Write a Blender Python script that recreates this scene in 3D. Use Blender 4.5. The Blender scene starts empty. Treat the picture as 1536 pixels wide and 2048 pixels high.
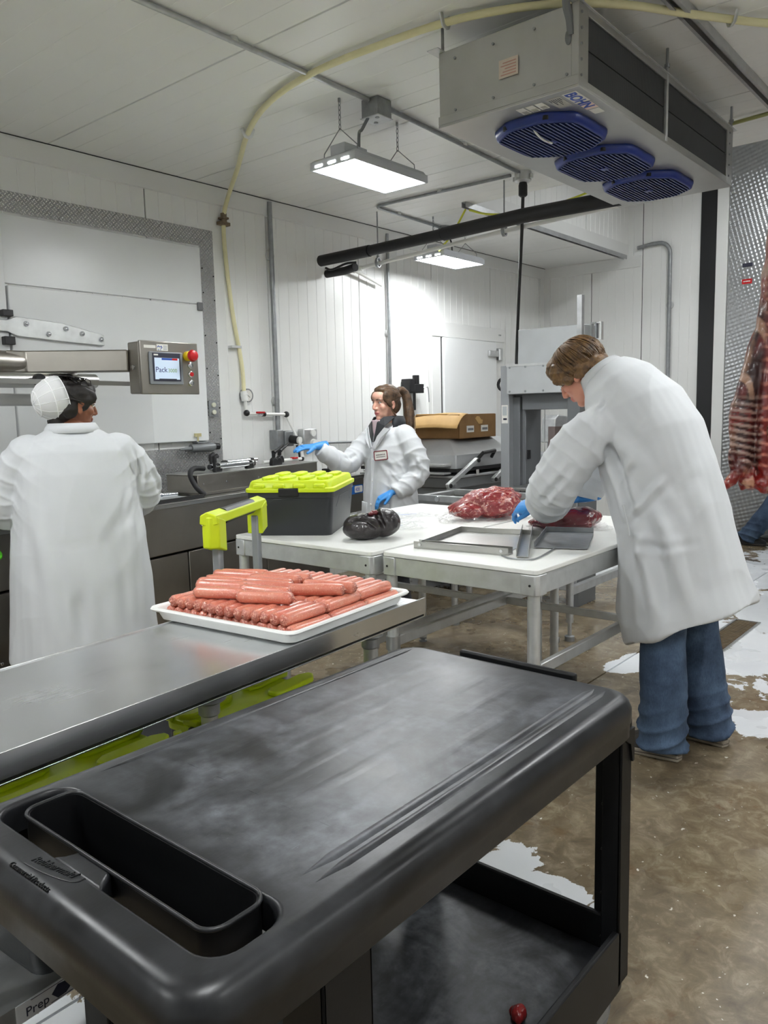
import bpy, bmesh, math, random
import numpy as np
from mathutils import Vector, Matrix, noise as mnoise
random.seed(7)
S = bpy.context.scene
COL = S.collection
PI = math.pi
R = math.radians

# ---------------------------------------------------------------- camera
cam_d = bpy.data.cameras.new('camera')
cam = bpy.data.objects.new('camera', cam_d); COL.objects.link(cam)
cam_d.sensor_fit = 'VERTICAL'; cam_d.sensor_height = 36.0
cam_d.lens = 1575.0 / 2048.0 * 36.0
cam_d.clip_start = 0.02
yaw, pit, rol = R(40.15), R(7.25), R(-1.30)
fv = Vector((math.cos(yaw)*math.cos(pit), math.sin(yaw)*math.cos(pit), -math.sin(pit)))
r0 = Vector((math.sin(yaw), -math.cos(yaw), 0)); u0 = r0.cross(fv)
rv = r0*math.cos(rol) + u0*math.sin(rol); uv = u0*math.cos(rol) - r0*math.sin(rol)
cam.matrix_world = Matrix(((rv.x, uv.x, -fv.x, 0), (rv.y, uv.y, -fv.y, 0), (rv.z, uv.z, -fv.z, 1.49), (0, 0, 0, 1)))
S.camera = cam
# ---------------------------------------------------------------- world, exposure
W = bpy.data.worlds.new('world'); S.world = W; W.use_nodes = True
W.node_tree.nodes['Background'].inputs[0].default_value = (0.8, 0.9, 1.0, 1)
W.node_tree.nodes['Background'].inputs[1].default_value = 0.02
S.view_settings.view_transform = 'Standard'
try: S.view_settings.look = 'None'
except Exception: pass
S.view_settings.gamma = 1.0
S.view_settings.use_curve_mapping = False
S.view_settings.exposure = 0.05
LAMP = 56.0          # radiance of one LED panel

# ---------------------------------------------------------------- helpers
def lin(c):
    return tuple((x/12.92 if x <= .04045 else ((x+.055)/1.055)**2.4) for x in c)
def rgb(r, g, b): return lin((r/255., g/255., b/255.))

MATS = {}
class NT:
    """tiny node-tree helper"""
    def __init__(s, name):
        s.m = bpy.data.materials.new(name); s.m.use_nodes = True
        s.t = s.m.node_tree; s.b = s.t.nodes['Principled BSDF']; MATS[name] = s.m
    def n(s, typ, **kw):
        x = s.t.nodes.new(typ)
        for k, v in kw.items():
            if hasattr(x, k): setattr(x, k, v)
            else: x.inputs[k.replace('_', ' ')].default_value = v
        return x
    def l(s, a, b): s.t.links.new(a, b)
    def coord(s, scale=(1, 1, 1), which='Object'):
        tc = s.n('ShaderNodeTexCoord'); mp = s.n('ShaderNodeMapping'); mp.inputs['Scale'].default_value = scale
        s.l(tc.outputs[which], mp.inputs['Vector']); return mp.outputs[0]
    def noise(s, vec, scale, detail=4, rough=.55, dist=0):
        x = s.n('ShaderNodeTexNoise'); x.inputs['Scale'].default_value = scale; x.inputs['Detail'].default_value = detail
        x.inputs['Roughness'].default_value = rough; x.inputs['Distortion'].default_value = dist
        if vec is not None: s.l(vec, x.inputs['Vector'])
        return x.outputs[0]
    def ramp(s, fac, stops, interp='LINEAR'):
        x = s.n('ShaderNodeValToRGB'); x.color_ramp.interpolation = interp; e = x.color_ramp.elements
        while len(e) > 1: e.remove(e[-1])
        for i, (p, c) in enumerate(stops):
            k = e[0] if i == 0 else e.new(p)
            k.position = p; k.color = (c[0], c[1], c[2], 1) if len(c) == 3 else c
        s.l(fac, x.inputs[0]); return x.outputs[0]
    def mix(s, fac, a, b, mode='MIX'):
        x = s.n('ShaderNodeMix'); x.data_type = 'RGBA'; x.blend_type = mode
        for sock, v in ((x.inputs[0], fac), (x.inputs[6], a), (x.inputs[7], b)):
            if hasattr(v, 'is_linked') or isinstance(v, bpy.types.NodeSocket): s.l(v, sock)
            elif isinstance(v, (int, float)): sock.default_value = v
            else: sock.default_value = (v[0], v[1], v[2], 1)
        return x.outputs[2]
    def math(s, op, a, b=None):
        x = s.n('ShaderNodeMath'); x.operation = op
        for i, v in enumerate((a, b)):
            if v is None: continue
            if isinstance(v, bpy.types.NodeSocket): s.l(v, x.inputs[i])
            else: x.inputs[i].default_value = v
        return x.outputs[0]
    def bump(s, h, strength=.3, dist=.01):
        x = s.n('ShaderNodeBump'); x.inputs['Strength'].default_value = strength; x.inputs['Distance'].default_value = dist
        s.l(h, x.inputs['Height']); s.l(x.outputs[0], s.b.inputs['Normal'])
    def set(s, **kw):
        for k, v in kw.items():
            sock = s.b.inputs[k.replace('_', ' ')]
            if isinstance(v, bpy.types.NodeSocket): s.l(v, sock)
            elif isinstance(v, (tuple, list)): sock.default_value = (v[0], v[1], v[2], 1)
            else: sock.default_value = v
        return s

def mat(name, col, rough=.5, metal=0., var=.0, vs=8., bump=0., bs=60., rv_=.0, stretch=(1, 1, 1), spec=None, coat=0):
    """simple procedural material: colour with noise variation, roughness noise, fine bump"""
    if name in MATS: return MATS[name]
    t = NT(name); c = t.coord(stretch)
    t.set(Roughness=rough, Metallic=metal)
    if spec is not None: t.b.inputs['Specular IOR Level'].default_value = spec
    if coat: t.b.inputs['Coat Weight'].default_value = coat; t.b.inputs['Coat Roughness'].default_value = .12
    nz = t.noise(c, vs, 5)
    lo = tuple(max(0, x*(1-var)) for x in col); hi = tuple(min(1, x*(1+var)) for x in col)
    t.set(Base_Color=t.ramp(nz, [(.3, lo), (.7, hi)]))
    if rv_:
        t.set(Roughness=t.ramp(nz, [(.3, (rough-rv_,)*3), (.7, (rough+rv_,)*3)]))
    if bump: t.bump(t.noise(c, bs, 4), bump, .004)
    return t.m

def tag(o, label=None, cat=None, group=None, kind=None):
    if label: o['label'] = label
    if cat: o['category'] = cat
    if group: o['group'] = group
    if kind: o['kind'] = kind
    return o
def thing(name, label, cat, loc=(0, 0, 0), rz=0, group=None, kind=None):
    o = bpy.data.objects.new(name, None); COL.objects.link(o); o.empty_display_size = .05
    o.location = loc; o.rotation_euler = (0, 0, rz)
    return tag(o, label, cat, group, kind)

def frame_of(d):
    d = d.normalized(); a = Vector((0, 0, 1)) if abs(d.z) < .9 else Vector((1, 0, 0))
    x = a.cross(d).normalized(); return x, d.cross(x)

class MB:
    def __init__(s, M=None): s.v = []; s.f = []; s.M = M
    def add(s, vs, fs, M=None):
        b = len(s.v)
        for p in vs:
            p = Vector(p)
            if M is not None: p = M @ p
            if s.M is not None: p = s.M @ p
            s.v.append(p)
        s.f += [tuple(i+b for i in f) for f in fs]; return s
    def box(s, x0, x1, y0, y1, z0, z1, M=None):
        x0, x1 = sorted((x0, x1)); y0, y1 = sorted((y0, y1)); z0, z1 = sorted((z0, z1))
        return s.add([(x0,y0,z0),(x1,y0,z0),(x1,y1,z0),(x0,y1,z0),(x0,y0,z1),(x1,y0,z1),(x1,y1,z1),(x0,y1,z1)],
                     [(0,3,2,1),(4,5,6,7),(0,1,5,4),(1,2,6,5),(2,3,7,6),(3,0,4,7)], M)
    def bar(s, p0, p1, w, h, up=(0, 0, 1)):
        """rectangular bar from p0 to p1"""
        p0, p1 = Vector(p0), Vector(p1); d = (p1-p0).normalized(); u = Vector(up)
        if abs(d.dot(u)) > .98: u = Vector((1, 0, 0))
        x = d.cross(u).normalized(); y = x.cross(d)
        vs = [p+x*a*w/2+y*b*h/2 for p in (p0, p1) for a, b in ((-1,-1),(1,-1),(1,1),(-1,1))]
        return s.add(vs, [(0,1,2,3),(7,6,5,4),(0,4,5,1),(1,5,6,2),(2,6,7,3),(3,7,4,0)])
    def cyl(s, p0, p1, r0, r1=None, n=16, caps=True):
        r1 = r0 if r1 is None else r1
        p0, p1 = Vector(p0), Vector(p1); x, y = frame_of(p1-p0)
        vs = [p+(x*math.cos(2*PI*i/n)+y*math.sin(2*PI*i/n))*r for p, r in ((p0, r0), (p1, r1)) for i in range(n)]
        fs = [(i, (i+1) % n, n+(i+1) % n, n+i) for i in range(n)]
        if caps: fs += [tuple(range(n-1, -1, -1)), tuple(range(n, 2*n))]
        return s.add(vs, fs)
    def tube(s, pts, r, n=8, caps=True, flat=None):
        pts = [Vector(p) for p in pts]; m = len(pts)
        rs = r if isinstance(r, (list, tuple)) else [r]*m
        rings = []; x = None
        for i in range(m):
            d = (pts[min(i+1, m-1)]-pts[max(i-1, 0)])
            if d.length < 1e-9: d = Vector((0, 0, 1))
            d.normalize()
            if x is None: x, y = frame_of(d)
            else:
                x = (x-d*x.dot(d)); x = x.normalized() if x.length > 1e-6 else frame_of(d)[0]; y = d.cross(x)
            rings.append([pts[i]+(x*math.cos(2*PI*k/n)+y*math.sin(2*PI*k/n)*(flat or 1))*rs[i] for k in range(n)])
        return s.loft(rings, caps)
    def loft(s, rings, caps=True, close=True):
        n = len(rings[0]); vs = [p for r_ in rings for p in r_]; fs = []
        for i in range(len(rings)-1):
            for k in range(n if close else n-1):
                a, b = i*n+k, i*n+(k+1) % n
                fs.append((a, b, b+n, a+n))
        if caps and close: fs += [tuple(range(n-1, -1, -1)), tuple(range((len(rings)-1)*n, len(rings)*n))]
        return s.add(vs, fs)
    def prism(s, poly, z0, z1, plane='xy'):
        def P(a, b, z):
            return {'xy': (a, b, z), 'xz': (a, z, b), 'yz': (z, a, b)}[plane]
        n = len(poly)
        vs = [P(a, b, z0) for a, b in poly]+[P(a, b, z1) for a, b in poly]
        return s.add(vs, [tuple(range(n-1, -1, -1)), tuple(range(n, 2*n))]+[(i, (i+1) % n, n+(i+1) % n, n+i) for i in range(n)])
    def frame(s, outer, inner, z0, z1, plane='xy'):
        """ring-shaped plate between two outlines of equal point count"""
        def P(a, b, z): return {'xy': (a, b, z), 'xz': (a, z, b), 'yz': (z, a, b)}[plane]
        n = len(outer); vs = [P(a, b, z) for z in (z0, z1) for L in (outer, inner) for a, b in L]
        fs = []
        for i in range(n):
            j = (i+1) % n
            fs += [(i, n+i, n+j, j), (2*n+i, 2*n+j, 3*n+j, 3*n+i), (i, j, 2*n+j, 2*n+i), (n+i, 3*n+i, 3*n+j, n+j)]
        return s.add(vs, fs)
    def lathe(s, prof, n=20, c=(0, 0, 0), axis='z'):
        rings = []
        for rr, z in prof:
            ring = []
            for k in range(n):
                a = 2*PI*k/n; q = (rr*math.cos(a), rr*math.sin(a), z)
                if axis == 'y': q = (q[0], q[2], -q[1])
                if axis == 'x': q = (q[2], q[0], q[1])
                ring.append(Vector(q)+Vector(c))
            rings.append(ring)
        return s.loft(rings)
    def ball(s, c, r, n=14, m=9, M=None):
        if not isinstance(r, (tuple, list)): r = (r, r, r)
        c = Vector(c); rings = []
        for i in range(m+1):
            t = PI*i/m; t = max(.02, min(PI-.02, t)); q = []
            for k in range(n):
                a = 2*PI*k/n; p = Vector((r[0]*math.sin(t)*math.cos(a), r[1]*math.sin(t)*math.sin(a), -r[2]*math.cos(t)))
                if M is not None: p = M @ p
                q.append(c+p)
            rings.append(q)
        return s.loft(rings)
    def grid(s, fn, nu, nv):
        vs = [fn(i/nu, j/nv) for j in range(nv+1) for i in range(nu+1)]
        return s.add(vs, [(j*(nu+1)+i, j*(nu+1)+i+1, (j+1)*(nu+1)+i+1, (j+1)*(nu+1)+i) for j in range(nv) for i in range(nu)])
    def mesh(s, name, smooth=None):
        m = bpy.data.meshes.new(name); m.from_pydata([tuple(p) for p in s.v], [], s.f); m.update()
        bm = bmesh.new(); bm.from_mesh(m); bmesh.ops.recalc_face_normals(bm, faces=bm.faces); bm.to_mesh(m); bm.free()
        if smooth is not None:
            m.shade_smooth()
            if smooth < 179: m.set_sharp_from_angle(angle=R(smooth))
        return m
    def build(s, name, material, parent=None, smooth=40, bevel=0, seg=2, sub=0, solid=0):
        m = s.mesh(name, smooth)
        return place(name, m, material, parent, bevel, seg, sub, solid)
def place(name, m, material, parent=None, bevel=0, seg=2, sub=0, solid=0, loc=None):
    o = bpy.data.objects.new(name, m); COL.objects.link(o)
    if material is not None and not m.materials: m.materials.append(material)
    if parent is not None: o.parent = parent
    if loc is not None: o.location = loc
    if solid:
        q = o.modifiers.new('solid', 'SOLIDIFY'); q.thickness = solid; q.offset = 0
    if bevel:
        q = o.modifiers.new('bevel', 'BEVEL'); q.width = bevel; q.segments = seg; q.limit_method = 'ANGLE'; q.angle_limit = R(35)
        q.harden_normals = False
    if sub:
        q = o.modifiers.new('sub', 'SUBSURF'); q.levels = sub; q.render_levels = sub
    return o
def struct(name, mb, material, **kw):
    return tag(mb.build(name, material, **kw), kind='structure')

def organic(mb, voxel, smooth=6, factor=.5):
    """union of closed shapes -> one continuous surface (numpy verts, faces)"""
    m = mb.mesh('tmp'); o = bpy.data.objects.new('tmp', m); COL.objects.link(o)
    q = o.modifiers.new('r', 'REMESH'); q.mode = 'VOXEL'; q.voxel_size = voxel; q.adaptivity = 0
    if smooth:
        k = o.modifiers.new('s', 'SMOOTH'); k.factor = factor; k.iterations = smooth
    dg = bpy.context.evaluated_depsgraph_get(); dg.update()
    m2 = bpy.data.meshes.new_from_object(o.evaluated_get(dg))
    bpy.data.objects.remove(o); bpy.data.meshes.remove(m)
    return m2
def vn(m):
    n = len(m.vertices); v = np.empty(n*3); m.vertices.foreach_get('co', v)
    k = np.empty(n*3); m.vertices.foreach_get('normal', k)
    return v.reshape(-1, 3), k.reshape(-1, 3)
def setv(m, v):
    m.vertices.foreach_set('co', np.ascontiguousarray(v).ravel()); m.update()
def seg_dist(v, a, b):
    a = np.array(a, float); b = np.array(b, float); d = b-a
    t = np.clip(((v-a) @ d)/(d @ d), 0, 1); c = a+t[:, None]*d
    return np.linalg.norm(v-c, axis=1), t
def folds(m, lst):
    """cloth folds: (points, width, height): ridges (or grooves) running along polylines"""
    v, n = vn(m); disp = np.zeros(len(v))
    for pts, w, h in lst:
        best = np.full(len(v), 9.); tt = np.zeros(len(v)); L = len(pts)-1
        for i in range(L):
            d, t = seg_dist(v, pts[i], pts[i+1])
            k = d < best; best[k] = d[k]; tt[k] = (i+t[k])/L
        fade = np.clip(np.minimum(tt, 1-tt)*4+.15, 0, 1)
        disp += h*fade*(np.exp(-(best/w)**2)-.45*np.exp(-((best-1.8*w)/w)**2))
    setv(m, v+n*disp[:, None])
def npnoise(v, scale, seed=0, octv=3):
    """vectorised smooth pseudo-noise from summed sines, roughly -1..1"""
    rs = np.random.RandomState(seed); out = np.zeros(len(v)); amp = 1; tot = 0
    for o in range(octv):
        for _ in range(5):
            k = rs.normal(size=3); k *= scale*(2**o)*(0.7+.6*rs.rand())/np.linalg.norm(k)
            out += amp*np.sin(v @ k+rs.rand()*6.28)/5; 
        tot += amp; amp *= .5
    return out/tot*1.8
def text_mb(mb, body, size, M, extrude=.0005, align='LEFT', shear=0, bold=0):
    c = bpy.data.curves.new('txt', 'FONT'); c.body = body; c.size = size; c.extrude = extrude; c.align_x = align; c.resolution_u = 3; c.shear = shear; c.offset = bold
    o = bpy.data.objects.new('txt', c); COL.objects.link(o)
    dg = bpy.context.evaluated_depsgraph_get(); dg.update()
    m = bpy.data.meshes.new_from_object(o.evaluated_get(dg))
    mb.add([M @ v.co for v in m.vertices], [tuple(p.vertices) for p in m.polygons])
    bpy.data.objects.remove(o); bpy.data.curves.remove(c); bpy.data.meshes.remove(m)
    return mb
def basis(o, x, y):
    """matrix with origin o and in-plane axes x, y"""
    x = Vector(x).normalized(); y = Vector(y).normalized(); z = x.cross(y)
    return Matrix(((x.x, y.x, z.x, o[0]), (x.y, y.y, z.y, o[1]), (x.z, y.z, z.z, o[2]), (0, 0, 0, 1)))
def rrect(x0, x1, y0, y1, r, n=5):
    out = []
    for cx, cy, a0 in ((x1-r, y1-r, 0), (x0+r, y1-r, 90), (x0+r, y0+r, 180), (x1-r, y0+r, 270)):
        out += [(cx+r*math.cos(R(a0+90*i/n)), cy+r*math.sin(R(a0+90*i/n))) for i in range(n+1)]
    return out
def bez(pts, n=8):
    """smooth (Catmull-Rom) polyline through points"""
    P = [Vector(p) for p in pts]; P = [2*P[0]-P[1]]+P+[2*P[-1]-P[-2]]; out = []
    for i in range(1, len(P)-2):
        for k in range(n):
            t = k/n; a, b, c, d = P[i-1:i+3]
            out.append(.5*((2*b)+(c-a)*t+(2*a-5*b+4*c-d)*t*t+(3*b-a-3*c+d)*t**3))
    return out+[P[-2]]

# ---------------------------------------------------------------- materials
M_wall = mat('white_panel', rgb(234, 235, 233), .32, 0, .02, 1.2, .05, 25)
M_wallb = mat('white_trim', rgb(226, 227, 225), .4, 0, .02, 3)
M_ceil = mat('ceiling_panel', rgb(238, 239, 237), .42, 0, .03, .8, .04, 20)
M_door = mat('door_white', rgb(226, 228, 228), .28, 0, .03, 2)
M_dark = mat('dark_gap', rgb(30, 30, 30), .8)
M_galv = mat('galvanised', rgb(186, 188, 189), .42, .8, .14, 14, .05, 40, .08)
M_galvd = mat('zinc_grey', rgb(150, 153, 155), .45, .6, .14, 20)
M_alu = mat('aluminium', rgb(208, 210, 210), .46, .75, .1, 16, .06, 60, .08)
M_white_pl = mat('white_plastic', rgb(232, 233, 230), .38, 0, .02, 6)
M_hdpe = mat('cutting_board', rgb(238, 239, 235), .33, 0, .03, 5, .05, 90)
M_black = mat('black_plastic', rgb(24, 24, 26), .42, 0, .15, 10)
M_rubber = mat('black_rubber', rgb(22, 22, 25), .6, 0, .2, 12)
M_lime = mat('lime_plastic', rgb(206, 226, 26), .4, 0, .03, 8)
M_char = mat('charcoal_plastic', rgb(44, 47, 50), .42, 0, .08, 8, .06, 200)
M_grey_paint = mat('grey_paint', rgb(126, 129, 131), .42, .3, .06, 8)
M_red = mat('red_plastic', rgb(190, 22, 28), .35)
M_yel = mat('yellow_plastic', rgb(228, 196, 30), .4)
M_chrome = mat('chrome', rgb(215, 217, 220), .16, 1.)
M_green = mat('green_plastic', rgb(90, 200, 40), .4)
M_label = mat('paper_label', rgb(226, 224, 218), .6, 0, .04, 40)
M_ink = mat('ink_dark', rgb(40, 42, 60), .6)
M_ink_blue = mat('ink_blue', rgb(30, 78, 170), .5)
M_ink_green = mat('ink_green', rgb(140, 175, 110), .5)
M_cord_y = mat('yellow_cable', rgb(196, 200, 60), .5)
M_hose = mat('cream_hose', rgb(226, 220, 176), .42, 0, .05, 9)
M_card = mat('cardboard', rgb(196, 158, 100), .75, 0, .07, 12)
M_cardb = mat('cardboard_brown', rgb(138, 104, 62), .75, 0, .1, 12)

def brushed(name, col, rough, sx, axis=0, amt=.12, bump=.04):
    t = NT(name); sc = [1.5, 1.5, 1.5]; sc[axis] = sx; sc2 = [60, 60, 60]; sc2[axis] = 1.2
    t.set(Metallic=1.0)
    streak = t.noise(t.coord(tuple(sc2)), 3, 3); cloud = t.noise(t.coord(), 3.5, 4)
    t.set(Base_Color=t.ramp(cloud, [(.3, tuple(c*(1-amt) for c in col)), (.7, tuple(min(1, c*(1+amt)) for c in col))]))
    a = t.math('MULTIPLY', streak, .07); b = t.math('MULTIPLY', cloud, .16); c = t.math('ADD', a, b)
    t.set(Roughness=t.math('ADD', c, rough-.115)); t.bump(streak, bump, .002)
    return t.m
M_ss = brushed('stainless', rgb(188, 188, 185), .32, 1, 0, .1, .015)
M_ssd = brushed('stainless_dark', rgb(158, 154, 147), .36, 1, 0, .1, .015)
M_sst = brushed('stainless_table', rgb(228, 230, 232), .25, 1, 0, .05, .003)
M_evap = brushed('evaporator_skin', rgb(186, 186, 183), .40, 1, 1, .08, .03)
# ================================================================= the room
V0, U0, H = 5.0, 9.15, 3.22           # wall planes and ceiling height
XB, YB = -2.6, -3.4                   # walls behind the camera
XR, YR, HR = 5.86, 3.90, 4.35         # raised part of the ceiling
def rib_profile(w, n, gw=.007, gd=.0035, joint=.004):
    """cross-section across a panel: flat with n fine V grooves"""
    p = [(joint, .010), (joint+.002, 0)]
    for i in range(1, n):
        c = w*i/n; p += [(c-gw/2, 0), (c, gd), (c+gw/2, 0)]
    return p+[(w-joint-.002, 0), (w-joint, .010)]
def panel(kind, origin, along, out, ln, w, n, material, parent, gd=.0035, gw=.007):
    """one ribbed insulated panel: width runs 'along', length runs 'ln', face looks towards 'out'"""
    A, O, Lv = Vector(along), Vector(out), Vector(ln); o = Vector(origin); p = rib_profile(w, n, gw, gd)
    m = MB(); r1 = [o+A*a-O*d for a, d in p]; r2 = [q+Lv for q in r1]
    k = len(p); m.add(r1+r2, [(i, i+1, k+i+1, k+i) for i in range(k-1)]+[(0, k, 2*k-1, k-1)])
    return m.build(kind, material, parent, smooth=None)

# floor ------------------------------------------------------------
t = NT('concrete_floor'); c = t.coord()
big = t.noise(c, 1.3, 6, .6, .6); mid = t.noise(c, 6, 6, .65); fine = t.noise(c, 60, 4)
base = t.ramp(big, [(.30, rgb(84, 70, 52)), (.5, rgb(116, 102, 80)), (.7, rgb(142, 128, 104))])
base = t.mix(.45, base, t.ramp(mid, [(.3, rgb(74, 62, 46)), (.7, rgb(150, 138, 114))]))
base = t.mix(t.ramp(t.noise(c, 2.2, 5, .6), [(.56, (0,)*3), (.64, (.65,)*3)]), base, rgb(74, 60, 42))
n14 = t.noise(c, 13, 9, .72, .6); base = t.mix(.42, base, t.ramp(n14, [(.34, rgb(72, 60, 44)), (.5, rgb(118, 104, 82)), (.66, rgb(176, 164, 140))]))
base = t.mix(t.ramp(t.noise(c, 5, 8, .7, 1.), [(.60, (0,)*3), (.68, (.55,)*3)]), base, rgb(96, 68, 36))
speck = t.ramp(t.noise(c, 38, 2, .5), [(.70, (0,)*3), (.73, (1,)*3)])
base = t.mix(speck, base, rgb(212, 208, 198))
# islands of worn white paint: ellipses (centre, half sizes) broken up by noise
sep = t.n('ShaderNodeSeparateXYZ'); t.l(c, sep.inputs[0])
nb = t.noise(c, 4.5, 8, .62, .4)
acc = None
for (cx, cy, rx, ry) in [(6.3, 1.25, 2.05, .46), (8.0, 1.55, 1.5, .62), (5.1, 1.72, .5, .11), (1.02, 1.95, .62, .52), (2.13, 1.33, .11, .12), (2.05, 1.06, .085, .17), (3.86, .90, .2, .16),
                         (4.22, 1.80, .15, .11), (5.75, 4.05, .6, .3), (4.42, 1.80, .13, .07), (7.3, 3.1, 1.2, .35), (0.9, -1.0, .8, .5)]:
    dx = t.math('DIVIDE', t.math('SUBTRACT', sep.outputs[0], cx), rx); dy = t.math('DIVIDE', t.math('SUBTRACT', sep.outputs[1], cy), ry)
    q = t.math('SUBTRACT', 1.25, t.math('SQRT', t.math('ADD', t.math('MULTIPLY', dx, dx), t.math('MULTIPLY', dy, dy))))
    acc = q if acc is None else t.math('MAXIMUM', acc, q)
acc = t.math('MINIMUM', acc, .55)
pm = t.math('ADD', acc, t.math('MULTIPLY', t.math('SUBTRACT', nb, .5), 2.2))
pm = t.math('ADD', pm, t.math('MULTIPLY', t.math('SUBTRACT', mid, .5), .8))
paint = t.ramp(pm, [(.24, (0,)*3), (.262, (1,)*3)])
wet = t.noise(c, 1.6, 4, .5)
col = t.mix(paint, base, t.mix(t.noise(c, 3, 4), rgb(205, 209, 214), rgb(228, 230, 232)))
t.set(Base_Color=col, Roughness=t.ramp(wet, [(.42, (.16,)*3), (.62, (.5,)*3)]))
t.bump(t.mix(.5, mid, t.mix(.5, fine, paint)), .12, .01)
M_floor = t.m
mb = MB(); g = .005
mb.box(XB, U0, YB, 1.83-g, -.12, 0); mb.box(XB, U0, 1.83+g, V0, -.12, 0); mb.box(XB, U0, 1.83-g, 1.83+g, -.12, -.014)
struct('floor', mb, M_floor, smooth=None)

# left wall (runs away to the right) --------------------------------
wl = struct('wall_left', MB().box(XB, U0+.1, V0+.012, V0+.15, 0, H+.1), M_dark, smooth=None)
x = 2.25-1.13*5; 
while x < U0:
    w = min(1.13, U0-x)
    panel('panel', (x, V0, 0), (1, 0, 0), (0, -1, 0), (0, 0, H), w, max(2, round(w/.113)), M_wall, wl)
    x += 1.13
# ceiling -----------------------------------------------------------
ce = struct('ceiling', MB().box(XB, XR, YB, V0, H+.012, H+.2).box(XR, U0, YR+.012, V0, H+.012, H+.2), M_wallb, smooth=None)
x = 2.67-1.12*5
while x < U0:
    w = 1.12
    if x < XR-.3:
        w = min(w, XR-x)
        panel('panel', (x, YB, H), (1, 0, 0), (0, 0, -1), (0, V0-YB, 0), w, 7, M_ceil, ce, .002)
    else:
        w = min(w, U0-x)
        panel('panel', (x, YR, H), (1, 0, 0), (0, 0, -1), (0, V0-YR, 0), w, 7, M_ceil, ce, .002)
    x += w
cr = struct('ceiling_raised', MB().box(XR, U0+.1, YB, YR, HR, HR+.1), M_ceil, smooth=None)
cs = struct('wall_step', MB().box(XR-.1, U0, YR+.012, YR+.1, H+.2, HR).box(XR-.1, XR-.012, YB, YR, H+.2, HR), M_wallb, smooth=None)
x = XR
while x < U0-.01:
    w = min(1.1, U0-x)
    panel('panel', (x, YR, H+.12), (1, 0, 0), (0, -1, 0), (0, 0, HR-H-.12), w, 10, M_wall, cs); x += w
tag(MB().box(XR, U0, YR-.004, YR+.012, H-.015, H+.14).build('trim_1', M_wallb, cs), None)
# wall at the end ----------------------------------------------------
wb = struct('wall_back', MB().box(U0+.012, U0+.15, YB, V0+.1, 0, HR), M_dark, smooth=None)
for y0, y1, n in ((4.35, 5.0, 6), (3.72, 4.35, 6), (3.06, 3.72, 6)):
    panel('panel', (U0, y0, 0), (0, 1, 0), (-1, 0, 0), (0, 0, HR if y0 < YR-.1 else H), y1-y0, n, M_wall, wb)
# covings between walls and ceiling
struct('trim_2', MB().prism([(V0, H), (V0-.03, H-.002), (V0-.012, H-.125), (V0, H-.13)], XB, U0, 'yz'), M_wallb, smooth=None)
struct('trim_3', MB().prism([(U0, H), (U0-.03, H-.002), (U0-.012, H-.125), (U0, H-.13)], YR-.16, V0-.01, 'xz'), M_wallb, smooth=None)
struct('trim_4', MB().box(U0-.012, U0-.001, V0-.1, V0-.0, 0, H).box(U0-.1, U0, V0-.012, V0-.001, 0, H), M_wallb, smooth=None)
struct('trim_5', MB().prism([(XB, H-.004), (U0, H-.004), (U0, H-.001), (XB, H-.001)], V0-.04, V0-.03, 'xz'), M_dark, smooth=None)
# walls out of the picture that close the room
struct('wall_right', MB().box(XB, U0, YB-.15, YB, 0, HR), M_wall, smooth=None)
struct('wall_front', MB().box(XB-.15, XB, YB, V0, 0, H+.1), M_wall, smooth=None)
# black gasket strip and white jamb on the end wall, embossed steel beyond
struct('trim_6', MB().box(U0-.03, U0, 2.89, 3.06, 0, HR), mat('black_gasket', rgb(20, 21, 24), .5), bevel=.006)
struct('trim_7', MB().box(U0-.05, U0, 2.765, 2.885, 0, HR), M_wallb, bevel=.004)
# embossed stainless cladding: quilted relief
t = NT('embossed_steel'); c = t.coord((1, 1, 1))
sp = t.n('ShaderNodeSeparateXYZ'); t.l(c, sp.inputs[0])
a = t.math('ADD', t.math('MULTIPLY', sp.outputs[1], 1.0), t.math('MULTIPLY', sp.outputs[2], .55)); b = t.math('SUBTRACT', t.math('MULTIPLY', sp.outputs[1], .55), t.math('MULTIPLY', sp.outputs[2], 1.0))
hh = t.math('MULTIPLY', t.math('SINE', t.math('MULTIPLY', a, 95)), t.math('SINE', t.math('MULTIPLY', b, 95)))
t.set(Base_Color=rgb(172, 174, 176), Metallic=.9, Roughness=.34); t.bump(hh, .6, .004)
M_emb = t.m
es = MB()
struct('wall_steel', MB().box(U0-.035, U0, YB, 2.76, .035, HR), M_emb, smooth=None)
struct('baseboard_back', MB().box(U0-.06, U0-.036, YB, 2.76, 0, .045), M_dark, smooth=None)

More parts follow.
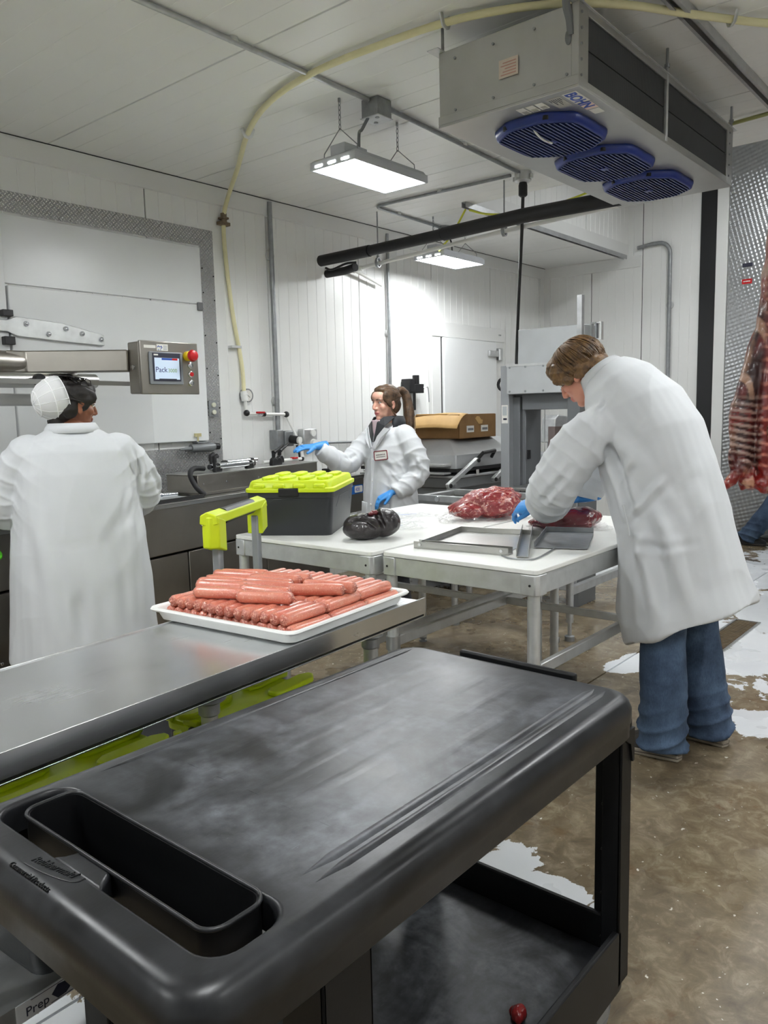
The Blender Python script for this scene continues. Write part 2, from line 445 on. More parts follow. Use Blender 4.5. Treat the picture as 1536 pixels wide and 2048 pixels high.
# diamond plate material --------------------------------------------
def diamond_mat(name, swap):
    t = NT(name); c = t.coord(); sp = t.n('ShaderNodeSeparateXYZ'); t.l(c, sp.inputs[0])
    X, Z = sp.outputs[0], sp.outputs[2]
    k = 120.
    u = t.math('MULTIPLY', t.math('ADD', X, Z), k); v = t.math('MULTIPLY', t.math('SUBTRACT', X, Z), k)
    # two sets of short lozenges at right angles
    def loz(p, q):
        a = t.math('ABSOLUTE', t.math('SINE', p)); b = t.math('ABSOLUTE', t.math('SINE', q))
        return t.math('GREATER_THAN', t.math('MULTIPLY', t.math('POWER', a, 6), t.math('POWER', b, .7)), .35)
    ch = t.math('GREATER_THAN', t.math('MULTIPLY', t.math('SINE', u), t.math('SINE', v)), 0)
    l1 = loz(t.math('MULTIPLY', u, 1.0), t.math('MULTIPLY', v, .5)); l2 = loz(t.math('MULTIPLY', v, 1.0), t.math('MULTIPLY', u, .5))
    h = t.math('ADD', t.math('MULTIPLY', l1, ch), t.math('MULTIPLY', l2, t.math('SUBTRACT', 1, ch)))
    t.set(Base_Color=t.mix(h, rgb(166, 167, 166), rgb(228, 228, 226)), Metallic=.75, Roughness=t.mix(h, (.46,)*3, (.25,)*3)); t.bump(h, .9, .003)
    return t.m
M_dia = diamond_mat('diamond_plate', 0)
# big freezer door opening framed in diamond plate -------------------
t0 = struct('trim_8', MB().prism([(XB, 2.888), (3.955, 2.888), (3.83, 2.763), (XB, 2.763)], V0-.010, V0-.001, 'xz'), M_dia, smooth=None)
t1 = struct('trim_9', MB().prism([(3.955, 2.885), (3.955, .05), (3.83, .05), (3.83, 2.760)], V0-.010, V0-.001, 'xz'), M_dia, smooth=None)
sm = MB()
for z in (2.6, 2.42, 2.1, 1.85, 1.6, 1.36): 
    sm.ball((3.945, V0-.011, z-.05), .006, 8, 5); sm.ball((3.842, V0-.011, z), .006, 8, 5)
sm.build('screw_heads', M_dark, t1)
struct('trim_10', MB().box(2.6, 3.829, V0-.009, V0-.001, .05, 1.25), M_dia, smooth=None)
dd = struct('door_1', MB().box(2.335, 3.80, V0-.05, V0-.004, 1.30, 2.315), M_door, bevel=.006)
struct('door_2', MB().box(XB, 2.32, V0-.05, V0-.004, .1, 2.75).box(2.32, 3.828, V0-.012, V0-.004, 2.33, 2.75), M_door, bevel=.003)
MB().box(3.745, 3.79, V0-.07, V0-.05, 2.275, 2.335).build('latch_block', mat('grey_rubber', rgb(110, 112, 114), .6), dd, bevel=.005)
hg = MB().prism([(2.20, 2.10), (2.30, 2.10), (2.36, 2.125), (2.66, 2.105), (2.95, 2.045), (2.95, 1.975), (2.70, 1.985), (2.36, 2.005), (2.30, 2.03), (2.20, 2.03)], V0-.075, V0-.052, 'xz')
hinge = hg.build('strap_hinge', mat('worn_zinc', rgb(205, 207, 206), .45, .6, .1, 12), dd, bevel=.004)
bl = MB()
for x, z in ((2.42, 2.085), (2.56, 2.03), (2.68, 2.07), (2.79, 2.045), (2.925, 2.015)):
    bl.cyl((x, V0-.076, z), (x, V0-.085, z), .017, .015, 14); bl.ball((x, V0-.085, z), (.011, .008, .011), 10, 6)
bl.build('bolt_heads', M_chrome, hinge)
MB().box(2.27, 2.335, V0-.10, V0-.05, 2.12, 2.16).box(2.27, 2.335, V0-.10, V0-.05, 1.95, 2.0).build('hinge_bracket', M_black, dd, bevel=.004)

# plain white cooler door with frame ----------------------------------
MB().frame([(6.862, .03), (6.862, 2.268), (7.928, 2.268), (7.928, .03)], [(6.878, .04), (6.878, 2.252), (7.912, 2.252), (7.912, .04)], V0-.048, V0-.046, 'xz').build('door_gasket', M_dark, wl)
d3 = struct('door_3', MB().box(6.875, 7.915, V0-.075, V0-.012, .05, 2.255), M_door, bevel=.006)
fr = MB().frame([(6.70, 0), (6.70, 2.41), (8.10, 2.41), (8.10, 0)], [(6.86, 0), (6.86, 2.27), (7.93, 2.27), (7.93, 0)], V0-.045, V0-.001, 'xz')
fr.build('door_frame', M_wallb, d3, bevel=.004)
MB().prism([(6.70, 2.26), (6.70, 2.41), (8.12, 2.41), (8.12, 2.26)], V0-.055, V0-.046, 'xz').build('door_header', M_wallb, d3, bevel=.003)
for z in (2.12, 1.0):
    h = MB().box(7.72, 7.92, V0-.11, V0-.075, z-.035, z+.035).box(7.95, 8.03, V0-.09, V0-.045, z-.07, z+.07)
    h.cyl((7.94, V0-.1, z-.075), (7.94, V0-.1, z+.06), .02)
    h.build('hinge', M_alu, d3, bevel=.01)
MB().cyl((8.0, V0-.056, 2.34), (8.0, V0-.06, 2.34), .008).cyl((8.03, V0-.056, 2.34), (8.03, V0-.06, 2.34), .008).build('screw_heads', M_galvd, d3)

# drain in the floor --------------------------------------------------
dg_ = struct('floor_drain', MB().frame([(4.85, 1.42), (5.65, 1.42), (5.65, 1.59), (4.85, 1.59)], [(4.865, 1.435), (5.635, 1.435), (5.635, 1.575), (4.865, 1.575)], .0005, .006), M_ss)
MB().box(4.866, 5.634, 1.436, 1.574, .0005, .001).build('drain_pit', mat('drain_grime', rgb(70, 56, 40), .5, 0, .3, 20), dg_)
for i in range(24):
    x = 4.885+i*.0315
    MB().box(x, x+.014, 1.44, 1.57, .001, .005).build('drain_bar', mat('drain_steel', rgb(136, 120, 96), .4, .7, .2, 20), dg_)
# ================================================================= lamps and services
t = NT('led_diffuser'); t.set(Base_Color=(1, 1, 1), Roughness=.6)
t.b.inputs['Emission Color'].default_value = (.965, .99, 1.0, 1); t.b.inputs['Emission Strength'].default_value = LAMP
M_led = t.m
M_housing = mat('lamp_housing', rgb(196, 199, 204), .45, .2, .03, 6)
def chain(parent, p0, p1, n=7):
    p0, p1 = Vector(p0), Vector(p1); mb = MB(); L = (p1-p0).length/n
    for i in range(n):
        c = p0.lerp(p1, (i+.5)/n); a = Vector((1, 0, 0)) if i % 2 else Vector((0, 1, 0)); up = (p1-p0).normalized()
        pts = [c+up*(math.cos(k/12*2*PI)*L*.62)+a*(math.sin(k/12*2*PI)*L*.26) for k in range(13)]
        mb.tube(pts, L*.085, 5, caps=False)
    return mb.build('chain', M_galvd, parent, smooth=180)
def lamp(loc, label, ceil_z=H, chains=True):
    L, Wd, hgt = .66, .34, .055
    o = thing('hanging_led_light', label, 'light', loc, 0, 'led high bay lights under the ceiling')
    b = MB(); x, y = L/2, Wd/2
    # tapered tray open at the bottom, with driver box on top
    b.frame([(-x, -y), (x, -y), (x, y), (-x, y)], [(-x+.012, -y+.012), (x-.012, -y+.012), (x-.012, y-.012), (-x+.012, y-.012)], 0, .045)
    b.prism([(-x, .045), (x, .045), (x-.03, .062), (-x+.03, .062)], -y+.01, y-.01, 'xz')
    b.build('housing', M_housing, o, bevel=.003)
    MB().box(-x+.05, -x+.24, -.055, .055, .062, .125).build('driver_box', M_housing, o, bevel=.004)
    MB().box(-x+.013, x-.013, -y+.013, y-.013, .008, .014).build('diffuser', M_led, o, smooth=None)
    for sx in (-1, 1):
        s = MB()
        for k in (-1, 0, 1): s.box(sx*(x+.0005), sx*(x+.0015), k*.1-.028, k*.1+.028, .012, .022)
        s.build('end_slots', M_led, o, smooth=None)  # glowing strips stand in for light leaking through the end slots
    for sx in (-1, 1):
        X = sx*(x-.075); top = (X, 0, .21)
        MB().tube([(X, -y+.04, .045), (X, -y+.045, .10), top, (X, y-.045, .10), (X, y-.04, .045)], .0032, 6).build('hanger_wire', M_galvd, o)
        if chains:
            chain(o, (X, 0, .205), (X, 0, ceil_z-loc[2]-.012), 6)
            MB().tube([(X+.0, 0, ceil_z-loc[2]), (X, 0, ceil_z-loc[2]-.02)], .008, 6).build('eye_bolt', M_galvd, o)
    return o
L1 = lamp((3.66, 3.13, 2.85), 'bright hanging light nearest the fan unit, on two chains')
L2 = lamp((6.2, 4.36, 2.85), 'bright hanging light further back near the far corner')
lamp((4.0, .55, 2.85), 'bright hanging light at the right edge beyond the fan unit')
lamp((.6, 3.0, 2.85), 'hanging light over the packing machine, behind the left edge')
lamp((.5, .3, 2.85), 'hanging light above the black cart, outside the view')
lamp((-1.5, 2.0, 2.85), 'hanging light behind the camera on the left')
lamp((1.2, -2.0, 2.85), 'hanging light behind the camera on the right')
lamp((3.4, -2.5, 2.85), 'unseen hanging light added by the right wall to brighten the lime lids')  # unseen lamp, added to light the lids under the steel table
lamp((7.5, 2.2, 3.95), 'hanging light high in the raised ceiling section by the back wall', HR)
lamp((7.3, -.6, 3.95), 'hanging light high in the raised ceiling section by the carcass', HR)

def conduit(name, label, pts, r, material=M_galvd, straps=(), cat='conduit', n=10, sm=None):
    o = MB().tube(sm or pts, r, n).build(name, material)
    tag(o, label, cat)
    for p, nrm in straps:
        p, nrm = Vector(p), Vector(nrm); 
        st = MB(); x, y = frame_of(nrm); st.cyl(p-nrm*r*.2, p+nrm*(r+.006), r*1.9, r*1.9, 10); st.build('strap', M_alu, o)
    return o
# ceiling conduit with junction box, lamp cable
conduit('electrical_conduit', 'long grey steel conduit running across the ceiling above the near light', [(-2.4, 3.0, H-.016), (3.50, 3.0, H-.016)], .013, M_galv, [((2.55, 3.0, H-.016), (0, 0, 1))])
conduit('electrical_conduit', 'grey steel conduit on the ceiling from junction box to cord box', [(3.64, 3.0, H-.016), (5.30, 3.09, H-.016)], .013, M_galvd, [((4.5, 3.047, H-.016), (0, 0, 1))])
jb = thing('junction_box', 'square galvanised junction box on the ceiling above the near light', 'electrical box', (3.57, 3.0, H-.10))
MB().box(-.06, .06, -.06, .06, 0, .098).build('box_body', M_galvd, jb, bevel=.004)
cv = MB().box(-.066, .066, -.066, .066, -.005, 0).build('cover', M_alu, jb, bevel=.002)
MB().cyl((.03, .03, -.008), (.03, .03, -.004), .012).cyl((-.03, -.03, -.008), (-.03, -.03, -.004), .012).build('knockout', M_galvd, cv)
tag(MB().tube(bez([(3.52, 3.02, H-.1), (3.50, 3.05, H-.16), (3.53, 3.1, 3.05), (3.56, 3.13, 2.91)], 6), .009, 8).build('lamp_cable', M_grey_paint), 'grey cable curving from junction box down to the near light', 'cable')
# second conduit run to the far lamp
arc = [(5.30, 3.17, H-.016)]+[(5.265, 4.32, H-.016)]+[(5.265+.07*(1-math.cos(R(a))), 4.40+.07*math.sin(R(a)), H-.016) for a in range(0, 91, 15)]+[(6.28, 4.52, H-.016)]
conduit('electrical_conduit', 'bent grey conduit on the ceiling leading to the far light', arc, .012, M_galvd, [((5.28, 3.8, H-.016), (0, 0, 1)), ((5.6, 4.48, H-.016), (0, 0, 1))])
jb2 = thing('junction_box', 'round grey junction box on the ceiling above the far light', 'electrical box', (6.33, 4.51, H-.07))
MB().lathe([(.05, 0), (.06, .006), (.06, .07), (.0501, .07)], 16).build('box_body', M_galvd, jb2)
MB().lathe([(.064, -.004), (.064, .0)], 16).build('cover', M_alu, jb2)
tag(MB().tube(bez([(6.33, 4.50, H-.07), (6.38, 4.47, 3.08), (6.3, 4.4, 2.91)], 6), .008, 8).build('lamp_cable', M_black), 'short dark cable from round box to the far light', 'cable')
# cord box with heavy black drop cord to the saw
cb = thing('cord_outlet_box', 'cast grey outlet box on ceiling holding the black drop cord', 'electrical box', (5.34, 3.09, H-.075))
MB().lathe([(.045, 0), (.062, .012), (.062, .074), (.0501, .075)], 16).build('box_body', M_alu, cb)
lug = MB()
for a in range(4): lug.cyl((.07*math.cos(a*PI/2), .07*math.sin(a*PI/2), .02), (.07*math.cos(a*PI/2), .07*math.sin(a*PI/2), .05), .014)
lug.build('lugs', M_alu, cb)
MB().lathe([(.022, -.10), (.033, -.09), (.033, -.02), (.028, 0)], 14).build('cord_grip', M_black, cb)
tag(MB().tube(bez([(5.34, 3.09, H-.17), (5.40, 3.135, 2.8), (5.53, 3.235, 2.4), (5.68, 3.34, 2.06), (5.70, 3.36, 1.86), (5.68, 3.34, 1.66)], 6), .0125, 10).build('drop_cord', M_black), 'thick black power cord hanging from ceiling box to the saw', 'cord')

# insulated black pipe, white drain pipe, hanger rods
bp = thing('insulated_pipe', 'black foam insulated pipe running under the ceiling to the fan unit', 'pipe', (5.05, 4.9, 2.80))
MB().tube([(.02, .03, .0), (.0, -.55, .0)], .047, 16).build('insulation_sleeve', M_rubber, bp)
MB().tube([(0, -.56, .0), (-.02, -1.30, .01)], .043, 16).build('insulation_sleeve', M_rubber, bp)
MB().tube([(-.02, -1.31, .01), (-.05, -2.0, .02), (-.02, -2.70, .02)], .050, 16).build('insulation_sleeve', M_rubber, bp)
MB().tube([(0, -.55, .0), (0, -.57, 0)], .036, 12).tube([(-.02, -1.28, .01), (-.02, -1.33, .01)], .036, 12).build('joint', M_dark, bp)
MB().tube([(.12, .06, -.095), (.12, -.16, -.095), (.10, -.30, -.085)], .034, 14).build('insulation_sleeve', M_rubber, bp)
MB().tube(bez([(.05, .0, -.06), (.02, -.1, -.09), (.03, -.25, -.06), (.09, -.32, -.05)], 5), .010, 8).build('suction_line', M_rubber, bp)
wp = thing('drain_pipe', 'thin white plastic drain pipe hung below the black pipe', 'pipe', (5.48, 4.86, 2.775))
MB().tube([(0, 0, 0), (-.05, -1.5, .07), (-.16, -2.9, .09)], .017, 12).build('pipe_run', M_white_pl, wp)
MB().tube([(0, .02, 0), (.03, .08, -.005)], .023, 12).tube([(0, .03, 0), (-.0, -.05, 0)], .023, 12).build('elbow', M_white_pl, wp)
MB().tube([(.0, .06, 0), (.42, .085, -.09)], .016, 12).build('pipe_return', M_white_pl, wp)
MB().ball((-.17, -2.93, .09), (.035, .05, .035), 12, 8).tube([(-.1, -2.45, .09), (-.165, -2.92, .09)], .024, 10).build('frost_wrap', mat('frosty_wrap', rgb(225, 226, 226), .8, 0, .05, 60, .8, 120), wp)
for x, y, z, lab in ((5.45, 4.60, 2.79, 'threaded hanger rod nearest the left wall holding the white pipe'), (5.42, 3.30, 2.85, 'threaded hanger rod beside the black drop cord holding the white pipe')):
    hr = thing('hanger_rod', lab, 'rod', (x, y, z), 0, 'pipe hanger rods')
    MB().cyl((0, 0, .04), (0, 0, H-z), .006, n=8).build('rod', M_galvd, hr)
    MB().frame([(.032*math.cos(a*PI/8), .045*math.sin(a*PI/8)) for a in range(16)], [(.024*math.cos(a*PI/8), .036*math.sin(a*PI/8)) for a in range(16)], -.012, .012, 'xz').build('clevis', M_galvd, hr)
    MB().cyl((0, 0, .035), (0, 0, .06), .012, n=6).build('nut', M_galvd, hr)
# cream hose on wall and ceiling
pts = bez([(4.17, 4.955, 1.66), (4.165, 4.965, 1.9), (4.10, 4.97, 2.3), (4.055, 4.97, 2.75), (4.05, 4.96, 3.0), (4.02, 4.86, 3.13), (3.75, 4.42, 3.185), (3.36, 3.85, 3.19), (3.14, 3.42, 3.195), (3.03, 2.97, 3.195), (3.02, 2.5, 3.19), (3.06, 2.08, 3.185), (3.2, 1.74, 3.18), (3.42, 1.5, 3.18), (3.75, 1.28, 3.18), (4.1, 1.02, 3.18), (4.5, .6, 3.18)], 8)
hs = thing('cream_hose', 'cream coloured air hose looping over the ceiling and down the wall', 'hose', (4.05, 4.96, 3.0))
MB(Matrix.Translation((-4.05, -4.96, -3.0))).tube(pts, .0165, 12).build('hose', M_hose, hs, smooth=180)
def clip(p, d, nm='hose_clip'):
    p = Vector(p); d = Vector(d).normalized(); s = d.cross(Vector((0, 0, 1))).normalized(); m = MB(Matrix.Translation((-4.05, -4.96, -3.0)))
    m.tube([p+s*.034+Vector((0, 0, .028)), p+s*.024+Vector((0, 0, .0)), p+s*.017+Vector((0, 0, -.016)), p+Vector((0, 0, -.023)), p-s*.017+Vector((0, 0, -.016)), p-s*.024, p-s*.034+Vector((0, 0, .028))], .007, 6, flat=1.8)
    return m.build(nm, M_alu, hs)
clip((3.36, 3.85, 3.19), (.4, .6, 0)); clip((3.045, 2.15, 3.187), (0, 1, 0)); clip((3.88, 1.19, 3.18), (.7, -.5, 0))
mm = MB(Matrix.Translation((-4.05, -4.96, -3.0)))
mm.box(4.0, 4.1, 4.945, 4.99, 2.94, 2.965).cyl((4.05, 4.962, 2.95), (4.05, 4.962, 3.03), .024).box(4.02, 4.08, 4.935, 4.995, 2.985, 3.0)
mm.build('hose_bracket', mat('rusty_steel', rgb(120, 104, 84), .5, .5, .2, 40), hs, bevel=.002)
MB(Matrix.Translation((-4.05, -4.96, -3.0))).box(4.06, 4.16, 4.945, 4.995, 2.015, 2.035).build('hose_bracket', M_alu, hs, bevel=.003)
# air line at the bottom: couplings, ball valve, elbows
al = thing('air_line', 'clear air line with red valve handle on the wall', 'pipe', (4.1, 4.95, 1.5))
A = Matrix.Translation((-4.1, -4.95, -1.5))
MB(A).cyl((4.175, 4.955, 1.60), (4.168, 4.96, 1.68), .026).cyl((4.173, 4.955, 1.645), (4.172, 4.957, 1.655), .03).build('coupling', M_white_pl, al)
MB(A).tube([(4.175, 4.955, 1.62), (4.18, 4.952, 1.53)], .014, 10).tube([(4.20, 4.952, 1.50), (4.60, 4.95, 1.487)], .013, 10).tube([(4.62, 4.95, 1.47), (4.70, 4.9, 1.25), (4.72, 4.86, 1.08)], .011, 10).build('clear_tube', mat('clear_tubing', rgb(232, 232, 228), .2), al)
MB(A).ball((4.185, 4.952, 1.505), .026, 10, 8).build('elbow', M_black, al)
MB(A).ball((4.615, 4.95, 1.487), .026, 10, 8).build('elbow', M_black, al)
MB(A).cyl((4.345, 4.95, 1.494), (4.375, 4.95, 1.493), .02).build('valve_nut', M_black, al)
MB(A).box(4.27, 4.36, 4.925, 4.94, 1.50, 1.515).build('valve_handle', M_red, al, bevel=.004)
MB(A).cyl((4.30, 4.95, 1.496), (4.345, 4.95, 1.495), .019).build('valve_body', M_chrome, al)
ga = thing('wall_gauge', 'round white dial gauge with dark rim beside the hose', 'gauge', (4.21, 4.985, 1.645))
MB().lathe([(.055, .014), (.055, -.03), (.048, -.036), (.046, -.026), (.0001, -.026)], 24, axis='y').build('rim', M_galvd, ga)
MB().cyl((0, -.027, 0), (0, -.0275, 0), .045, n=24).build('dial', M_label, ga)
MB().bar((0, -.029, 0), (.02, -.029, -.016), .004, .002).build('needle', M_ink, ga)
# wall conduits and outlets
conduit('wall_conduit', 'grey vertical conduit on the left wall beside the cream hose', [(4.53, 4.965, 3.20), (4.53, 4.965, 1.36)], .020, M_galvd, [((4.53, 4.975, 2.78), (0, 1, 0)), ((4.53, 4.975, 1.6), (0, 1, 0))])
conduit('wall_conduit', 'grey vertical conduit on the left wall behind the standing woman', [(6.03, 4.97, 3.18), (6.03, 4.97, .9)], .016, M_galvd, [((6.03, 4.98, 2.25), (0, 1, 0))])
ob = thing('switch_box', 'grey outlet box with black plug on the left wall', 'electrical box', (4.53, 4.94, 1.25))
MB().box(-.075, .0, -.04, .055, -.05, .11).build('box_body', M_galvd, ob, bevel=.006)
MB().box(.0, .10, -.06, .02, -.03, .10).build('outlet_cover', M_grey_paint, ob, bevel=.01)
MB().cyl((.06, -.06, .03), (.08, -.13, .02), .035).build('plug', M_black, ob)
MB().cyl((.08, -.13, .02), (.085, -.15, .018), .03).build('plug_face', M_white_pl, ob)
MB().tube(bez([(.07, -.12, -.02), (.09, -.13, -.12), (.09, -.12, -.24), (.06, -.1, -.34)], 5), [.010]*8+[.02]*8, 8).tube([(-.02, .02, -.05), (-.02, .02, -.4)], .004, 6).build('plug_cord', M_black, ob)
ob2 = thing('outlet_box', 'grey double outlet box near the reaching gloved hand', 'electrical box', (4.86, 4.95, 1.22))
MB().box(-.08, .09, -.03, .045, -.04, .14).build('box_body', M_galv, ob2, bevel=.012)
MB().cyl((.03, -.045, .10), (.03, -.03, .10), .03).cyl((.035, -.06, .01), (.035, -.03, .01), .035, .04).build('outlet_cap', M_white_pl, ob2)
MB().tube(bez([(.05, -.06, .0), (.12, -.09, -.06), (.16, -.08, -.2), (.17, -.06, -.4)], 6), .008, 8).build('plug_cord', M_black, ob2)
conduit('wall_conduit', 'thin horizontal conduit on the wall behind the reaching arm', [(4.95, 4.975, 1.23), (6.0, 4.975, 1.205)], .011, M_galvd, [((5.6, 4.98, 1.213), (0, 1, 0))])
gs = thing('wall_switch', 'small green lighted switch plate on the diamond plate trim', 'switch', (3.86, 4.985, 1.545))
MB().box(-.025, .055, -.012, .002, -.065, .065).build('plate', M_galvd, gs, bevel=.003)
MB().lathe([(.018, -.013), (.018, -.026), (.012, -.028), (.0001, -.028)], 12, (.012, 0, .028), 'y').lathe([(.018, -.013), (.018, -.026), (.012, -.028), (.0001, -.028)], 12, (.012, 0, -.028), 'y').build('outlet_ring', mat('pale_ring', rgb(214, 214, 196), .5), gs)
rg = thing('air_regulator', 'black air regulator mounted on the wall beside the ponytail', 'regulator', (6.34, 4.93, 1.70))
MB().box(-.11, -.03, -.05, .06, -.02, .11).box(-.03, .12, -.05, .05, -.03, .06).cyl((.05, 0, .06), (.05, 0, .15), .035).cyl((.02, 0, -.03), (.02, 0, -.2), .015).build('regulator_body', M_black, rg, bevel=.006)
MB().cyl((.12, 0, .02), (.16, 0, .02), .02).tube(bez([(.16, 0, .02), (.2, -.03, .03), (.22, -.03, -.03), (.24, -.02, -.12)], 5), .006, 6).build('brass_fitting', M_chrome, rg)
nz = thing('hose_nozzle', 'grey spray nozzle resting in a wall bracket by the diamond plate', 'nozzle', (3.70, 4.93, 1.25))
MB().tube([(-.19, 0, -.004), (-.08, 0, -.002)], [.008, .018], 10).tube([(-.09, 0, 0), (.10, 0, .0), (.14, 0, .004)], [.03, .036, .022], 12).build('nozzle_body', M_grey_paint, nz)
MB().box(-.03, .09, -.01, .06, .035, .045).tube([(-.02, .03, .04), (.02, .03, .065), (.08, .03, .04)], .007, 6).build('trigger_guard', M_galvd, nz)
MB().cyl((.13, 0, .004), (.17, 0, .004), .026).build('collar', M_black, nz)
MB().cyl((-.02, .0, .05), (-.02, .0, .10), .006).box(-.05, .01, -.004, .004, .085, .11).build('brass_handle', mat('brass', rgb(206, 196, 150), .4, .4), nz)
# channel along the step and yellow cables
ch = thing('strut_channel', 'galvanised channel running along the edge of the raised ceiling', 'channel', (5.72, 3.875, H-.045))
MB().box(0, 3.3, -.02, .02, .040, .044).box(0, 3.3, -.022, -.018, 0, .044).box(0, 3.3, .018, .022, 0, .044).build('channel', M_galv, ch)
ch2 = thing('strut_channel', 'galvanised slotted channel on the ceiling right of the fan unit', 'channel', (2.6, 1.333, H-.045))
MB().box(0, 3.2, -.024, .024, .038, .044).box(0, 3.2, -.028, -.022, 0, .044).box(0, 3.2, .022, .028, 0, .044).box(0, 3.2, -.022, -.012, 0, .004).box(0, 3.2, .012, .022, 0, .004).build('channel', M_galv, ch2)
sl = MB()
for i in range(40): sl.box(.06+i*.078, .09+i*.078, -.007, .007, .036, .039)
sl.build('slots', M_dark, ch2)
tag(MB().tube(bez([(5.78, 3.86, H-.06), (5.84, 3.70, H-.11), (5.83, 3.35, H-.155), (5.80, 2.9, H-.13), (5.76, 2.5, H-.06), (5.75, 2.35, H-.02)], 6), .0085, 8).build('yellow_cable', M_cord_y), 'yellow cable drooping along the ceiling edge towards the fan unit', 'cable')
tag(MB().tube(bez([(5.77, 3.89, H-.05), (5.80, 4.05, 3.0), (5.85, 4.22, 2.90), (6.0, 4.33, 2.93), (6.05, 4.4, 2.96)], 6), .0085, 8).build('yellow_cable', M_cord_y), 'yellow cable swagging from the channel end to the far light', 'cable')
tag(MB().tube([(5.2, .9, H-.03), (5.3, 1.75, H-.03)], .012, 8).build('ceiling_cable', mat('olive_cable', rgb(150, 152, 96), .5)), 'olive cable on the ceiling right of the fan unit', 'cable')
# conduit with wide bend on the end wall
Xc = U0-.03
pts = [(Xc, 3.77, 3.30), (Xc, 3.60, 3.32)]+[(Xc, 3.52-.13*math.sin(R(a)), 3.19+.13*math.cos(R(a))) for a in range(0, 91, 15)]+[(Xc, 3.385, .3)]
conduit('wall_conduit', 'grey conduit with a wide bend on the white end wall', pts, .022, M_galvd, [((Xc+.01, 3.385, 2.62), (1, 0, 0))], n=12)

# ================================================================= evaporator with three fans
ev = thing('evaporator_unit', 'ceiling hung stainless cooling unit with three blue fans', 'cooling unit', (3.11, 1.545, 2.776))
LX, LY, LZ = 2.0, .69, .325
MB().box(0, LX, .03, LY, .012, LZ).build('casing', M_evap, ev, bevel=.003)
MB().box(-.004, LX+.004, -.004, LY+.004, 0, .012).box(-.004, .0, -.004, LY+.004, .012, .05).build('drip_pan', M_evap, ev, bevel=.003)
MB().box(-.002, .085, -.002, .03, .012, LZ).box(LX-.1, LX+.002, -.002, .03, .012, LZ).box(.085, LX-.1, -.002, .03, LZ-.03, LZ).box(.085, LX-.1, -.002, .03, .012, .04).build('side_frame', M_evap, ev, bevel=.002)
t = NT('coil_fins'); c = t.coord(); sp = t.n('ShaderNodeSeparateXYZ'); t.l(c, sp.inputs[0])
fin = t.math('SINE', t.math('MULTIPLY', sp.outputs[0], 900)); t.set(Base_Color=t.mix(t.noise(c, 4, 4), rgb(52, 54, 57), rgb(74, 76, 78)), Roughness=.55, Metallic=.4); t.bump(fin, .4, .002)
M_fin = t.m
for x0, x1 in ((.087, .935), (.965, LX-.102)):
    for z0, z1 in ((.042, .165), (.170, LZ-.032)):
        MB().box(x0, x1, .006, .028, z0, z1).build('coil_panel', M_fin, ev)
MB().box(.938, .962, -.006, .03, .012, LZ).build('divider', M_alu, ev, bevel=.002)
MB().box(-.06, LX+.05, -.01, .03, LZ, LZ+.004).box(-.05, LX+.05, LY-.03, LY+.03, LZ, LZ+.004).build('mounting_flange', M_alu, ev)
for x in (.03, .95, LX-.03):
    MB().cyl((x, -.0, LZ+.0), (x, -.0, H-2.776), .007).cyl((x, -.0, LZ+.03), (x, -.0, LZ+.045), .014, n=6).build('mount_bolt', M_galvd, ev)
    MB().cyl((x, LY, LZ+.0), (x, LY, H-2.776), .007).build('mount_bolt', M_galvd, ev)
sc = MB()
for y in (.05, .2, .4, .6): sc.cyl((-.007, y, .28), (-.0, y, .28), .006, n=8).cyl((-.007, y, .06), (0, y, .06), .006, n=8)
for z in (.05, .11, .17, .23, .29): sc.cyl((.02, -.007, z), (.02, 0, z), .006, n=8).cyl((LX-.06, -.007, z), (LX-.06, 0, z), .006, n=8)
sc.build('screw_heads', M_galvd, ev)
MB().box(LX+.002, LX+.06, .02, .3, .05, .28).build('control_box', M_alu, ev, bevel=.004)
MB().box(LX+.061, LX+.064, .02, .05, .2, .23).build('green_led', mat('led_green', rgb(40, 220, 120), .4), ev)
M_fanblue = mat('fan_blue', rgb(22, 44, 118), .38, 0, .06, 8)
M_fandark = mat('fan_cavity', rgb(24, 30, 48), .7)
def octo(cx, cy, a, b, k):   # rounded octagon
    base = [(a, -b*k), (a, b*k), (a*.62, b), (-a*.62, b), (-a, b*k), (-a, -b*k), (-a*.62, -b), (a*.62, -b)]
    out = []
    n = len(base)
    for i in range(n):
        p, q, r_ = Vector(base[i-1]), Vector(base[i]), Vector(base[(i+1) % n])
        for tt in (0, .25, .5, .75, 1):
            s0 = q.lerp(p, .2); s1 = q.lerp(r_, .2); out.append(tuple((s0.lerp(q, tt)).lerp(q.lerp(s1, tt), tt)))
    return [(cx+x, cy+y) for x, y in out]
